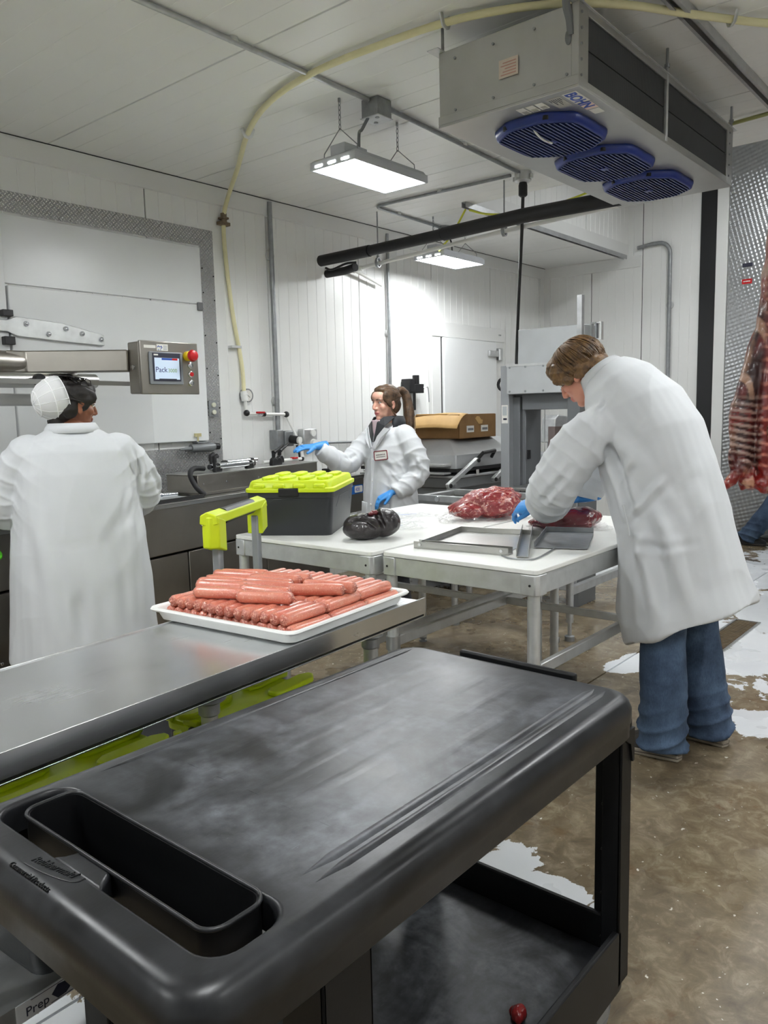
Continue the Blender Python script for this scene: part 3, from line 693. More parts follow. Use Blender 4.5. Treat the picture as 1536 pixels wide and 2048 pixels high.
for i, cx in enumerate((.40, .985, 1.57)):
    cy = .335
    fr = MB(); zs = [(0, 1.0), (-.010, 1.0), (-.034, .965), (-.039, .91)]
    fr.loft([[Vector((x, y, z)) for x, y in octo(cx, cy, .262*s, .215*s, .40)] for z, s in zs], caps=False)
    g = fr.build('fan_frame', M_fanblue, ev, smooth=50, solid=.004)
    MB().prism(octo(cx, cy, .225, .185, .40), -.010, -.004).build('fan_cavity', M_fandark, g)
    MB().lathe([(.06, -.03), (.06, -.012)], 20, (cx, cy, 0)).build('fan_hub', M_fanblue, g)
    bl = MB()
    for k in range(5):
        a = k*2*PI/5; bl.add([(cx+.05*math.cos(a), cy+.05*math.sin(a), -.02), (cx+.17*math.cos(a), cy+.17*math.sin(a), -.022), (cx+.17*math.cos(a+.7), cy+.17*math.sin(a+.7), -.012), (cx+.05*math.cos(a+.8), cy+.05*math.sin(a+.8), -.012)], [(0, 1, 2, 3)])
    bl.build('fan_blades', M_black, g, solid=.002)
    oc = octo(cx, cy, .240, .197, .40)
    M_slat = mat('grille_blue', rgb(40, 56, 108), .35, 0, .05, 8)
    n_s = 19
    for j in range(n_s):
        y = cy-.184+j*.368/(n_s-1); xs = []
        for (ax, ay), (bx, by) in zip(oc, oc[1:]+oc[:1]):
            if (ay-y)*(by-y) <= 0 and ay != by: xs.append(ax+(bx-ax)*(y-ay)/(by-ay))
        if len(xs) >= 2: MB().box(min(xs), max(xs), y-.0035, y+.0035, -.043, -.033).build('grille_slat', M_slat, g)
    rb = MB()
    for k in (-.1, 0, .1): rb.box(cx+k-.003, cx+k+.003, cy-.185, cy+.185, -.036, -.032)
    rb.build('grille_ribs', M_slat, g)
    MB().box(cx-.02, cx+.025, cy-.018, cy+.018, -.046, -.043).build('badge', M_fanblue, g, bevel=.002)
    bt = MB()
    for bx, by in ((-.24, -.10), (-.24, .10), (.24, -.1), (.24, .1)): bt.cyl((cx+bx, cy+by, -.03), (cx+bx, cy+by, -.014), .014, n=10)
    bt.build('fan_bolts', M_black, g)
MB().tube(bez([(.20, .33, -.01), (.24, .325, -.045), (.33, .335, -.052), (.40, .33, -.05)], 5), .005, 6).build('tie_strap', M_white_pl, ev)
# labels underneath and on the end
D = lambda x, y: basis((x, y, -.0012), (1, 0, 0), (0, -1, 0))
lb = MB().box(.03, .16, .025, .09, -.001, -.0002).build('logo_label', M_label, ev)
M_bohn = mat('logo_blue', rgb(40, 74, 170), .45)
tm = MB(); text_mb(tm, 'BOHN', .068, D(.036, .082), .0002, bold=.0025); tm.build('logo_letters', M_bohn, lb)
MB().box(.037, .16, .105, .165, -.001, -.0002).build('data_label', mat('data_plate', rgb(176, 174, 168), .5, 0, .1, 60), ev)
tl = MB()
for k in range(6): tl.box(.05, .05+.03+.06*((k*7) % 5)/5, .112+k*.009, .115+k*.009, -.0016, -.0011)
tl.build('data_print', M_ink, ev)
for k, y in enumerate((.19, .235, .28)): 
    q = MB().box(.045, .12, y, y+.036, -.001, -.0002).build('small_label', M_label, ev); MB().box(.085, .115, y+.005, y+.03, -.0014, -.0011).build('label_print', mat('grey_ink', rgb(160, 158, 152), .6), q)
MB().box(.175, .255, .03, .085, -.001, -.0002).build('warning_label', mat('pinkish_label', rgb(232, 208, 198), .6), ev)
MB().box(.265, .325, .035, .08, -.001, -.0002).build('small_label', M_label, ev)
eb = MB().box(-.0055, -.0045, .275, .37, .125, .20).build('end_label', mat('cream_label', rgb(214, 200, 186), .6, 0, .05, 30), ev)
tx = MB()
for k in range(5): tx.box(-.0062, -.0056, .285, .36-.01*(k % 3), .135+k*.012, .139+k*.012)
tx.build('label_print', mat('faded_red_ink', rgb(198, 150, 136), .6), eb)
MB().tube(bez([(-.01, .05, LZ+.1), (-.012, .05, LZ), (.0, .04, LZ-.06), (.004, .035, LZ-.12)], 5), .017, 8).build('supply_hose', M_grey_paint, ev)
MB().ball((-.002, .045, .20), (.01, .014, .03), 10, 8).build('grommet', M_grey_paint, ev)
# ================================================================= black utility cart
t = NT('cart_plastic'); c = t.coord(); n1 = t.noise(c, 4.5, 6, .62, 1.2); n2 = t.noise(c, 30, 5, .6); n3 = t.noise(t.coord((3, 40, 3)), 4, 4); n4 = t.noise(t.coord((1, 6, 1)), 26, 5, .7, .8)
sp = t.n('ShaderNodeSeparateXYZ'); t.l(c, sp.inputs[0])
R01 = [(0, (0,)*3), (1, (1,)*3)]
wx = t.math('MULTIPLY', t.ramp(t.math('MULTIPLY', t.math('ADD', sp.outputs[0], .43), 9), R01), t.ramp(t.math('MULTIPLY', t.math('SUBTRACT', .315, t.math('ABSOLUTE', sp.outputs[1])), 12), R01))
wz = t.math('MULTIPLY', wx, t.ramp(t.math('MULTIPLY', t.math('SUBTRACT', .60, sp.outputs[0]), 10), R01))
wisp = t.math('MULTIPLY', t.ramp(n1, [(.38, (.12,)*3), (.74, (1,)*3)]), t.ramp(n2, [(.32, (.35,)*3), (.72, (1,)*3)]))
sc_m = t.math('MULTIPLY', t.math('ADD', wisp, t.ramp(n4, [(.66, (0,)*3), (.74, (.45,)*3)])), t.math('ADD', t.math('MULTIPLY', wz, .85), .15))
t.set(Base_Color=t.mix(sc_m, rgb(15, 16, 18), rgb(112, 115, 121)), Roughness=t.ramp(n1, [(.3, (.28,)*3), (.75, (.42,)*3)]))
t.b.inputs['Specular IOR Level'].default_value = .36
t.bump(t.mix(.4, n2, n3), .08, .004)
M_cart_top = t.m
t = NT('cart_black'); c = t.coord(); n1 = t.noise(c, 9, 5)
t.set(Base_Color=t.mix(n1, rgb(9, 9, 11), rgb(20, 21, 23)), Roughness=.45); t.b.inputs['Specular IOR Level'].default_value = .28; t.bump(t.noise(c, 180, 3), .06, .002)
M_cart = t.m
CT = .845
cart = thing('utility_cart', 'large black plastic utility cart with scuffed top in the foreground', 'cart', (1.07, 1.01, 0))
def rring(x0, x1, y0, y1, r, z, n=6): return [Vector((x, y, z)) for x, y in rrect(x0, x1, y0, y1, r, n)]
# local: handle at x=-.62, far end x=+.62, y from -.335 to +.335; one moulded top with an opening at the handle
HX0, HX1, HY = -.552, -.425, .292
top = MB(); rings = []
for ins, z, rr in ((.006, CT-.100, .05), (.0, CT-.092, .055), (.0, CT-.062, .055), (-.003, CT-.058, .055), (-.003, CT-.028, .055), (.002, CT-.014, .052), (.010, CT-.005, .048), (.020, CT-.001, .042), (.028, CT, .038), (.031, CT, .036)):
    rings.append(rring(-.62+ins, .62-ins, -.335+ins, .335-ins, rr+.012, z, 7))
hole = lambda z, g=0: rring(HX0-g, HX1+g, -HY-g, HY+g, .045, z, 7)
rings += [hole(CT, .007), hole(CT, .0045), hole(CT-.003, .001), hole(CT-.012), hole(CT-.052)]
top.loft(rings, caps=False)
low1, low2 = rings[0], hole(CT-.052); low1 = [Vector((p.x, p.y, CT-.052)) for p in rings[1]]
top.build('top_shelf', M_cart_top, cart, smooth=60)
for y, w_, h_ in ((-.272, .010, .0032), (-.245, .012, .0022), (.285, .008, .002)):
    MB().loft([[Vector((x, y-w_*k, CT-.0004)), Vector((x, y-w_*.4*k, CT+h_*k)), Vector((x, y+w_*.4*k, CT+h_*k)), Vector((x, y+w_*k, CT-.0004))] for x, k in ((-.36, .05), (-.30, 1), (.54, 1), (.575, .05))]).build('edge_ridge', M_cart_top, cart, smooth=60)
# faint moulded ribs in the top panel
for i in range(5):
    y = -.17+i*.085
    MB(Matrix.Translation((0, y, CT-.0001))).prism([(-.022, 0), (-.006, .0004), (.006, .0004), (.022, 0)], -.24, .50, 'yz').build('moulded_rib', M_cart_top, cart, smooth=None)
MB().box(.628, .645, -.17, .17, CT-.05, CT+.004).build('end_lip', M_cart, cart, bevel=.006)
MB().prism([(HX0-.004, -.05), (HX0-.004, .09), (HX0+.012, .075), (-.521, .068), (-.521, -.02), (HX0+.012, -.035)], CT-.045, CT-.0012).build('handle_bridge', M_cart_top, cart, bevel=.006, seg=3)
# storage bin: open thin-walled trough hung in the handle opening
bi = MB(); th = .005; o1 = rrect(-.522, HX1+.003, -.246, .258, .028); i1 = rrect(-.522+th, HX1-.002, -.246+th, .258-th, .024)
bi.frame(o1, i1, CT-.150, CT-.002); bi.prism(o1, CT-.155, CT-.149)
bi.build('storage_bin', M_cart, cart, smooth=40)
rm = MB(); rp = [(HX1-.006, -.272)]+[(HX1-.012, -.262), (HX1-.03, -.252)]+[q for q in rrect(-.522, HX1+.02, -.246, .258, .028)[6:18]][::-1]+[(HX1-.02, .258), (HX1, .262)]
rp = [(HX1-.002, -.285), (HX1-.012, -.272), (HX1-.030, -.252), (-.496, -.246), (-.513, -.239), (-.520, -.222), (-.522, .232), (-.515, .250), (-.497, .257), (HX1-.02, .258), (HX1, .266)]
rm.tube([(x, y, CT-.001) for x, y in o1+o1[:1]], .0036, 6, caps=False); rm.build('bin_rim', M_cart_top, cart, smooth=180)
# embossed lettering and swoosh on the bridge
lt = MB()
text_mb(lt, 'Commercial Products', .0125, basis((-.606, .117, CT-.0008), (.02, -1, 0), (1, .02, 0)), .0016)
lt.build('raised_lettering', M_cart, cart)
lt = MB(); text_mb(lt, 'Rubbermaid', .019, basis((-.581, .100, CT+.0002), (.16, -1, 0), (1, .16, 0)), .0012, shear=.3); lt.build('raised_lettering', M_cart, cart)
MB().tube(bez([(-.590, .10, CT), (-.586, .06, CT), (-.578, .02, CT), (-.568, -.005, CT), (-.555, -.008, CT)], 5), .0014, 5).build('logo_swoosh', M_cart, cart)
# end uprights: moulded U columns at four corners
def upright(x, y, far):
    sx = 1 if far else -1; sy = 1 if y > 0 else -1; w = .058 if far else .10
    m = MB(); x0, x1 = (x-w, x) if far else (x, x+w)
    z0, z1 = .145, CT-.06
    # channel: outer face along the side, web at the end, open inside
    m.box(x0, x1, y, y-sy*.008, z0, z1); m.box((x1-.008) if far else x0, x1 if far else (x0+.008), y, y-sy*.085, z0, z1)
    for z in (.25, .36, .47, .58, .69): m.box(x0+.004, x1-.004, y-sy*.006, y-sy*.05, z, z+.006)
    m.box(x0, x0+.008, y, y-sy*.045, z0, z1) if far else m.box(x1-.008, x1, y, y-sy*.045, z0, z1)
    return m.build('upright', M_cart, cart, bevel=.004)
for y in (-.325, .325): upright(.605, y, True); upright(-.405, y, False)
for y in (-.331, -.262):
    MB().prism([(.53, CT-.08), (.605, CT-.08), (.605, CT-.16), (.597, CT-.16), (.585, CT-.115), (.56, CT-.10)], y, y+.006, 'xz').build('gusset', M_cart, cart)
# lower shelf with raised rim
ls = MB(); oo = rrect(-.43, .60, -.325, .325, .04); ii = rrect(-.415, .585, -.31, .31, .03)
ls.frame(oo, ii, .13, .285); ls.prism(ii, .17, .20); sh = ls.build('lower_shelf', M_cart, cart, bevel=.004)
MB().box(-.41, .58, -.305, .305, .2001, .2015).build('shelf_mat', M_cart_top, cart, smooth=None)
for x, y in ((.52, -.27), (.52, .27), (-.36, -.27), (-.36, .27)):
    cs_ = MB().cyl((x, y, .105), (x, y, .14), .03).box(x-.02, x+.045, y-.026, y-.021, .05, .112).box(x-.02, x+.045, y+.021, y+.026, .05, .112).build('caster_fork', M_galvd, cart)
    MB().lathe([(.03, -.017), (.058, -.017), (.063, -.01), (.063, .01), (.058, .017), (.03, .017)], 24, (x+.02, y, .064), 'y').build('caster_wheel', mat('grey_wheel', rgb(120, 122, 124), .5), cs_)
# scrap of meat on the lower shelf
t = NT('meat_scrap_mat'); c = t.coord(); t.set(Base_Color=t.mix(t.noise(c, 60, 4), rgb(92, 16, 20), rgb(150, 44, 44)), Roughness=.25); t.bump(t.noise(c, 90, 4), .5, .004); M_scrap = t.m
mb = MB().ball((0, 0, .018), (.022, .016, .018), 12, 8).ball((.008, .012, .012), (.016, .014, .012), 12, 8).ball((-.012, -.006, .02), (.012, .012, .014), 10, 8)
m = organic(mb, .002, 4); v, n = vn(m); setv(m, v+n*(npnoise(v, 260, 3)*.0015)[:, None]); m.shade_smooth()
tag(place('meat_scrap', m, M_scrap, loc=(1.33, .78, .2015)), 'small dark red scrap of meat lying on the cart lower shelf', 'meat')

# ================================================================= stainless steel work table
ANG = math.atan2(.088, 1.377)
st = thing('steel_work_table', 'long stainless steel work table holding the tray of sausages', 'table', (.579, 1.40, 0), ANG)
TZ, X0, X1, DY = .888, -.10, 1.385, .50
tp = MB().box(X0, X1, .004, DY, TZ-.004, TZ)
tp.box(X0, X1, 0, .004, TZ-.040, TZ+.012).box(X0, X1, DY-.004, DY, TZ-.040, TZ+.004).box(X1-.004, X1, .004, DY-.004, TZ-.052, TZ+.0).box(X0, X0+.004, .004, DY-.004, TZ-.052, TZ)
tp.box(X0, X1, .004, .026, TZ-.052, TZ-.048)
tp.build('table_top', M_sst, st, smooth=None, bevel=.0012)
MB().box(X0, X1, .05, .09, TZ-.04, TZ-.005).box(X0, X1, DY-.09, DY-.05, TZ-.04, TZ-.005).build('stiffener', M_galvd, st)
UZ = .385
LEGS = ((.545, .075), (X1-.20, .075), (.545, DY-.06), (X1-.20, DY-.06), (-.03, .075), (-.03, DY-.06))
for x, y in LEGS:
    lg = MB().cyl((x, y, .03), (x, y, TZ-.05), .0205, n=18).build('leg', M_galv, st)
    MB().lathe([(.04, TZ-.06), (.042, TZ-.075), (.026, TZ-.085), (.026, TZ-.11), (.021, TZ-.115)], 18, (x, y, 0)).build('leg_socket', M_galvd, lg)
    MB().lathe([(.024, .06), (.024, .03), (.014, .012), (.024, .004), (.024, 0)], 14, (x, y, 0)).build('foot', M_galvd, lg)
us = MB().box(X0+.05, X1-.12, .03, DY-.02, UZ, UZ+.003).box(X0+.05, X1-.12, .028, .031, UZ-.038, UZ+.003).box(X0+.05, X1-.12, DY-.021, DY-.018, UZ-.038, UZ+.003).box(X1-.123, X1-.12, .03, DY-.02, UZ-.038, UZ+.003)
ush = us.build('under_shelf', M_galv, st)
LM = Matrix.Translation((0, 0, UZ-.30))
MB(LM).box(.0, .24, .0262, .0279, .263, .302).build('maker_label', mat('label_film', rgb(200, 202, 206), .4), ush)
lt = MB(LM); text_mb(lt, 'Prep', .026, basis((.018, .0258, .271), (1, 0, 0), (0, 0, 1)), .0003); text_mb(lt, 'aw', .018, basis((.118, .0258, .282), (1, 0, 0), (0, 0, 1)), .0003); lt.build('label_letters', M_ink, ush)
MB(LM).prism([(.072, .283), (.086, .297), (.106, .294), (.116, .281), (.102, .270), (.084, .269)], .0248, .0262, 'xz').build('label_stain', M_ink, ush)
MB(LM).lathe([(.0001, 0), (.013, 0), (.013, .001), (.0001, .001)], 20, (.205, .0252, .284), 'y').build('certification_mark', M_ink, ush)
MB(LM).box(.03, .14, .0256, .0262, .2985, .2995).box(.07, .19, .0256, .0262, .266, .267).build('label_rules', M_ink, ush)

# ================================================================= tray of sausages
TR = R(5.5); TO = Vector((1.352, 1.462, TZ+.0012))
tray = thing('food_tray', 'shallow white plastic tray loaded with raw sausages', 'tray', TO, TR)
TL, TW = .56, .555
tr = MB(); prof = [(.045, .0), (.03, .002), (.018, .010), (.008, .034), (.004, .040), (-.006, .042), (-.008, .036), (-.004, .032), (.0, .028), (.010, .006), (.03, -.0)]
rings = []
for ins, z in ((.03, 0), (.016, .004), (.006, .030), (-.006, .031), (-.009, .036), (-.006, .041), (.004, .041), (.010, .036), (.022, .010), (.034, .006)):
    rings.append(rring(ins, TL-ins, ins, TW-ins, .03, z, 5))
tr.loft(rings, caps=False); tr.add(rings[-1], [tuple(range(len(rings[-1])))]); tr.add(rings[0], [tuple(range(len(rings[0])-1, -1, -1))])
tr.build('tray_shell', M_white_pl, tray, smooth=50)
t = NT('sausage'); c = t.coord(); n1 = t.noise(c, 26, 6, .7); n2 = t.noise(c, 210, 4, .7)
oi = t.n('ShaderNodeObjectInfo')
base = t.mix(oi.outputs['Random'], rgb(200, 116, 96), rgb(220, 142, 116))
base = t.mix(t.ramp(n1, [(.4, (0,)*3), (.75, (.8,)*3)]), base, rgb(200, 106, 90))
base = t.mix(t.ramp(n2, [(.56, (0,)*3), (.66, (.75,)*3)]), base, rgb(234, 188, 164))
base = t.mix(t.ramp(t.noise(c, 330, 2), [(.66, (0,)*3), (.74, (.7,)*3)]), base, rgb(138, 56, 46))
sx = t.n('ShaderNodeSeparateXYZ'); t.l(c, sx.inputs[0]); endm = t.ramp(t.math('ABSOLUTE', sx.outputs[0]), [(.074, (0,)*3), (.083, (.8,)*3)])
base = t.mix(endm, base, t.mix(t.ramp(n2, [(.48, (0,)*3), (.6, (1,)*3)]), rgb(150, 66, 54), rgb(222, 170, 148)))
t.set(Base_Color=base, Roughness=.30); t.b.inputs['Subsurface Weight'].default_value = .06; t.b.inputs['Subsurface Radius'].default_value = (.01, .003, .002); t.b.inputs['Coat Weight'].default_value = .3; t.b.inputs['Coat Roughness'].default_value = .2
t.bump(n2, .35, .002); M_saus = t.m
SL, SR = .180, .0178
def sausage_mesh(seed):
    rs = random.Random(seed); m = MB(); rings = []
    prof = [(-.5, .10), (-.488, .16), (-.478, .10), (-.468, .38), (-.455, .68), (-.425, .92), (-.38, 1.0), (-.1, 1.02), (.15, .99), (.38, 1.0), (.425, .93), (.455, .70), (.470, .40), (.480, .12), (.490, .17), (.5, .08)]
    for u, k in prof:
        ring = []
        for a in range(14):
            th_ = 2*PI*a/14; w = 1+.035*math.sin(3*th_+seed)*k+(rs.uniform(-.28, .28) if k < .8 else rs.uniform(-.02, .02))
            ring.append(Vector((u*SL, SR*k*w*math.cos(th_), SR*k*w*math.sin(th_)+.0014*math.sin(u*6+seed))))
        rings.append(ring)
    m.loft(rings); me = m.mesh('sausage', 180); me.materials.append(M_saus); return me
SM = [sausage_mesh(i) for i in range(6)]
MT = Matrix.Translation(TO) @ Matrix.Rotation(TR, 4, 'Z')
def sausage(x, y, z, rz, label, group, tilt=0):
    o = bpy.data.objects.new('sausage', random.choice(SM)); COL.objects.link(o)
    o.matrix_world = MT @ Matrix.Translation((x, y, z)) @ Matrix.Rotation(rz, 4, 'Z') @ Matrix.Rotation(tilt, 4, 'Y') @ Matrix.Rotation(random.uniform(0, 6), 4, 'X') @ Matrix.Rotation(random.choice((0, PI)), 4, 'Z')
    return tag(o, label, 'sausage', group)
g = .0335; zb = .008+SR
ROWN = {0: 'left', 1: 'middle', 2: 'right'}
ORD = 'first second third fourth fifth sixth seventh eighth ninth tenth eleventh twelfth thirteenth fourteenth fifteenth'.split()
for row in range(3):
    cx = .030+SL*.5+row*(SL*.95)-.006
    for i in range(15):
        if row > 0 and 1 < i < 13: continue          # wholly buried under the upper layer
        sausage(cx+random.uniform(-.003, .003), .038+i*g+random.uniform(-.001, .001), zb+random.uniform(0, .001), random.uniform(-.02, .02), 'raw sausage in the bottom layer, %s row, %s from the near corner' % (ROWN[row], ORD[i]), 'bottom layer sausages on the tray')
    for i in range(14):
        sausage(cx+random.uniform(-.006, .006)-.003, .038+(i+.5)*g+random.uniform(-.0015, .0015)+.004, zb+.0295+random.uniform(0, .0015), random.uniform(-.035, .035), 'raw sausage in the second layer, %s row, %s from the near corner' % (ROWN[row], ORD[i]), 'second layer sausages on the tray')
# third layer: laid crosswise towards the back of the tray
zt = zb+.0295+.0335; G3 = 'sausages laid crosswise on the pile'
Q = -PI/2+.28
third = [(.085, .345, 0), (.112, .185, .10), (.135, .385, .02), (.160, .225, -.03), (.180, .43, 0), (.20, .27, .06), (.225, .45, .03), (.245, .30, 0), (.27, .48, -.04), (.29, .33, .02)]
for k, (x, y, a) in enumerate(third):
    sausage(x+random.uniform(-.008, .008), y+random.uniform(-.015, .015), zt+random.uniform(0, .004), Q+a+random.uniform(-.08, .08), 'raw sausage laid crosswise on the pile, %s from its left end' % ORD[k], G3)
sausage(.255, .125, zt+.001, Q+.16, 'loose sausage resting crosswise on the near side of the pile', None)
sausage(.305, .115, zt+.002, Q+.02, 'darker loose sausage with a pale tied end at the right of the pile', None)
sausage(.315, .47, zt+.001, Q+.05, 'leftmost sausage laid crosswise at the back of the pile', None)
sausage(.335, .31, zt+.001, Q-.02, 'rightmost sausage laid crosswise at the back of the pile', None)

# ================================================================= white topped cutting tables
def cutting_table(name, label, x0, x1, y0, y1, zt=.90, near=True):
    o = thing(name, label, 'table', ((x0+x1)/2, (y0+y1)/2, 0)); a, b = (x1-x0)/2, (y1-y0)/2
    MB().prism(rrect(-a, a, -b, b, .02, 3), zt-.019, zt).build('cutting_board', M_hdpe, o, bevel=.003)
    for sy in (-1, 1): MB().box(-a+.05, a-.05, sy*(b-.012)-.006, sy*(b-.012)+.006, zt-.098, zt-.021).build('apron_rail', M_alu, o, bevel=.002)
    for sx in (-1, 1): MB().box(sx*(a-.012)-.006, sx*(a-.012)+.006, -b+.05, b-.05, zt-.098, zt-.021).build('apron_rail', M_alu, o, bevel=.002)
    for sx in (-1, 1):
        for sy in (-1, 1):
            cx, cy = sx*(a-.03), sy*(b-.03)
            lg = MB().cyl((cx, cy, .03), (cx, cy, zt-.10), .0245, n=20).build('leg', M_alu, o)
            MB().lathe([(.0001, .032), (.024, .032), (.024, .02), (.012, .018), (.012, .008), (.026, .006), (.026, 0), (.0001, 0)], 14, (cx, cy, 0)).build('foot', M_galvd, lg)
            cn = MB().prism([(cx+p*.034, cy+q*.034) for p, q in ((-.5*sx, 1*sy), (.45*sx, 1*sy), (.9*sx, .6*sy), (.9*sx, -.6*sy), (.9*sx, -1.2*sy), (.2*sx, -1.2*sy), (-1.2*sx, .2*sy), (-1.2*sx, 1*sy))], zt-.10, zt-.020)
            cn.build('corner_casting', M_alu, lg, bevel=.004)
            MB().cyl((cx+sx*.031, cy, zt-.06), (cx+sx*.033, cy, zt-.06), .005, n=8).build('bolt', M_dark, lg)
            MB().cyl((cx, cy, .47), (cx, cy, .53), .031, n=18).build('leg_collar', M_galv, lg)
    for sy in (-1, 1): MB().box(-a+.05, a-.05, sy*(b-.03)-.012, sy*(b-.03)+.012, .48, .525).build('stretcher', M_alu, o, bevel=.003)
    MB().box(a*.25-.012, a*.25+.012, -b+.04, b-.04, .485, .52).build('cross_stretcher', M_alu, o, bevel=.003)
    return o
cutting_table('cutting_table', 'white topped cutting table in front of the bending man', 2.52, 4.04, 1.40, 2.145)
cutting_table('cutting_table', 'white topped cutting table carrying the lime lidded tote', 2.48, 4.0, 2.17, 3.07)
# hardware: adjustable roller frame standing under the tables
ff = thing('roller_stand', 'grey adjustable steel roller stand beyond the cutting tables', 'stand', (4.5, 2.7, 0))
for x, y in ((-.08, .40), (.16, .44), (.03, -.42), (-.06, -.36)):
    lg = MB().cyl((x, y, .12), (x, y, .84), .024).cyl((x, y, .03), (x, y, .14), .013).build('leg', M_galv, ff)
    MB().lathe([(.02, .035), (.032, .03), (.032, .0), (.0001, 0)], 14, (x, y, 0)).build('foot', M_galvd, lg)
    MB().box(x-.032, x+.032, y-.032, y+.032, .42, .50).build('clamp', M_galv, lg, bevel=.004)
MB().box(-.09, -.06, -.36, .40, .43, .49).box(.02, .05, -.42, -.3, .43, .49).build('cross_bar', M_galv, ff)
MB().box(.02, 1.0, -.44, -.40, .30, .35).build('side_bar', M_galv, ff)
for x in (.05, .50):
    rl = MB().box(x-.02, x+.02, -.30, .86, .84, .885).build('side_rail', M_galv, ff, bevel=.003)
    for y in (.25, .62): MB().lathe([(.0001, -.026), (.02, -.026), (.022, -.02), (.022, .0), (.0001, 0)], 14, (x-.0, y, .862), 'x').build('bolt', M_chrome, rl)
MB().box(.07, .48, .78, .84, .845, .875).box(.07, .48, -.28, -.22, .845, .875).build('end_rail', M_galv, ff, bevel=.003)

# ================================================================= totes with lime lids
def tote(name, label, loc, rz, L=.58, Wd=.43, Hh=.215, lid=True, group=None):
    o = thing(name, label, 'storage box', loc, rz, group); a, b = L/2, Wd/2
    m = MB(); rings = []
    for s, z in ((.90, 0), (.905, .012), (.92, .02), (.985, Hh-.04), (.985, Hh-.03), (1.0, Hh-.028), (1.0, Hh)):
        rings.append([Vector((x*1, y*1, z)) for x, y in rrect(-a*s, a*s, -b*s, b*s, .035, 4)])
    m.loft(rings); m.build('tote_body', M_char, o, smooth=35)
    # recessed chevron line on the long and short sides, feet
    for sy in (-1, 1):
        y = sy*b*.975
        MB().tube([(-a*.62, sy*b*.955, Hh*.62), (-a*.40, y, Hh*.84), (a*.40, y, Hh*.84), (a*.62, sy*b*.955, Hh*.62)], .004, 6).build('side_moulding', M_char, o)
    for sx in (-1, 1):
        x = sx*a*.975
        MB().tube([(sx*a*.955, -b*.62, Hh*.62), (x, -b*.36, Hh*.84), (x, b*.36, Hh*.84), (sx*a*.955, b*.62, Hh*.62)], .004, 6).build('side_moulding', M_char, o)
        MB().box(sx*(a-.004), sx*(a+.012), -.05, .05, Hh-.02, Hh+.02).build('latch', M_black, o, bevel=.004)
    if lid:
        lm = MB(); rr = []
        for s, z in ((1.03, Hh+.0), (1.035, Hh+.012), (1.03, Hh+.018), (.98, Hh+.022), (.955, Hh+.045), (.93, Hh+.052)):
            rr.append([Vector((x, y, z)) for x, y in rrect(-a*s, a*s, -b*s, b*s, .04, 4)])
        lm.loft(rr); ld = lm.build('lid', M_lime, o, smooth=30)
        for sx in (-1, 1):
            for k, (yy, ln) in enumerate(((-.14, .17), (-.05, .19), (.05, .19), (.14, .17))):
                x0 = sx*.035; x1 = sx*(.035+ln); 
                rib = MB().prism([(x0, yy-.02), (x0+sx*.025, yy-.032), (x1-sx*.03, yy-.032), (x1, yy-.008), (x1, yy+.01), (x1-sx*.03, yy+.026), (x0+sx*.025, yy+.026), (x0, yy+.012)], Hh+.050, Hh+.066)
                rib.build('lid_rib', M_lime, ld, bevel=.005)
        for sx in (-1, 1):
            for yy in (-.15, -.05, .05, .15):
                MB().box(sx*(a*.94), sx*(a*1.02), yy-.03, yy+.03, Hh+.016, Hh+.040).build('lid_notch', M_lime, ld, bevel=.008)
    return o
tote('storage_tote', 'charcoal tote with ribbed lime lid standing on the cutting table', (2.84, 2.94, .90), R(32))
tote('storage_tote', 'lime lidded tote at the front left under the steel table', (.83, 1.635, UZ+.0035), R(4), .44, .36, .27)
tote('storage_tote', 'lime lidded tote deeper under the steel table by its middle leg', (1.40, 1.70, UZ+.0035), R(8), .36, .30, .25)
# handle of the second tote: black grip between lime brackets
th = thing('tote_handle', 'lime bracketed black carry handle between the totes under the steel table', 'handle', (1.14, 1.545, .70), R(-25))
for s in (-1, 1): MB().box(s*.075-.01, s*.075+.01, -.012, .012, -.06, .03).build('handle_bracket', M_lime, th, bevel=.004)
MB().cyl((-.066, 0, .0), (.066, 0, .0), .014).build('grip', M_black, th)
MB().box(-.06, .09, .0, .05, UZ-.6965, -.05).build('handle_base', M_char, th, bevel=.006)
# rolling chest with telescopic handle behind the steel table
rc = thing('rolling_chest', 'rolling charcoal chest with tall grey posts and lime pull handle', 'storage box', (1.885, 2.40, 0), R(30))
MB().loft([[Vector((x, y, z)) for x, y in rrect(-.27*s, .27*s, -.02-.0, .36*s, .04, 4)] for s, z in ((.92, .05), (1, .10), (1, .42), (.98, .44))]).build('chest_body', M_char, rc, smooth=35)
MB().loft([[Vector((x, y, z)) for x, y in rrect(-.28*s, .28*s, -.03, .37*s, .04, 4)] for s, z in ((1, .44), (1, .46), (.95, .50))]).build('lid', M_lime, rc, smooth=35)
for s in (-1, 1):
    MB().lathe([(.02, -.025), (.085, -.025), (.09, 0), (.085, .025), (.02, .025)], 20, (s*.29, .03, .09), 'x').build('wheel', M_black, rc)
    p_ = MB().box(s*.208-.02, s*.208+.02, -.075, -.045, .15, 1.085).build('handle_post', mat('grey_post', rgb(140, 143, 146), .45, .3), rc, bevel=.006)
    MB().cyl((s*.208, -.079, 1.04), (s*.208, -.074, 1.04), .006, n=8).build('rivet', M_dark, p_)
hm = MB()
hm.loft([[Vector((x, y, z)) for y, z in ((-.092, 1.115), (-.085, 1.145), (-.05, 1.158), (-.025, 1.145), (-.022, 1.115), (-.055, 1.105))] for x in (-.27, -.24, -.18, -.15, .15, .18, .24, .27)])
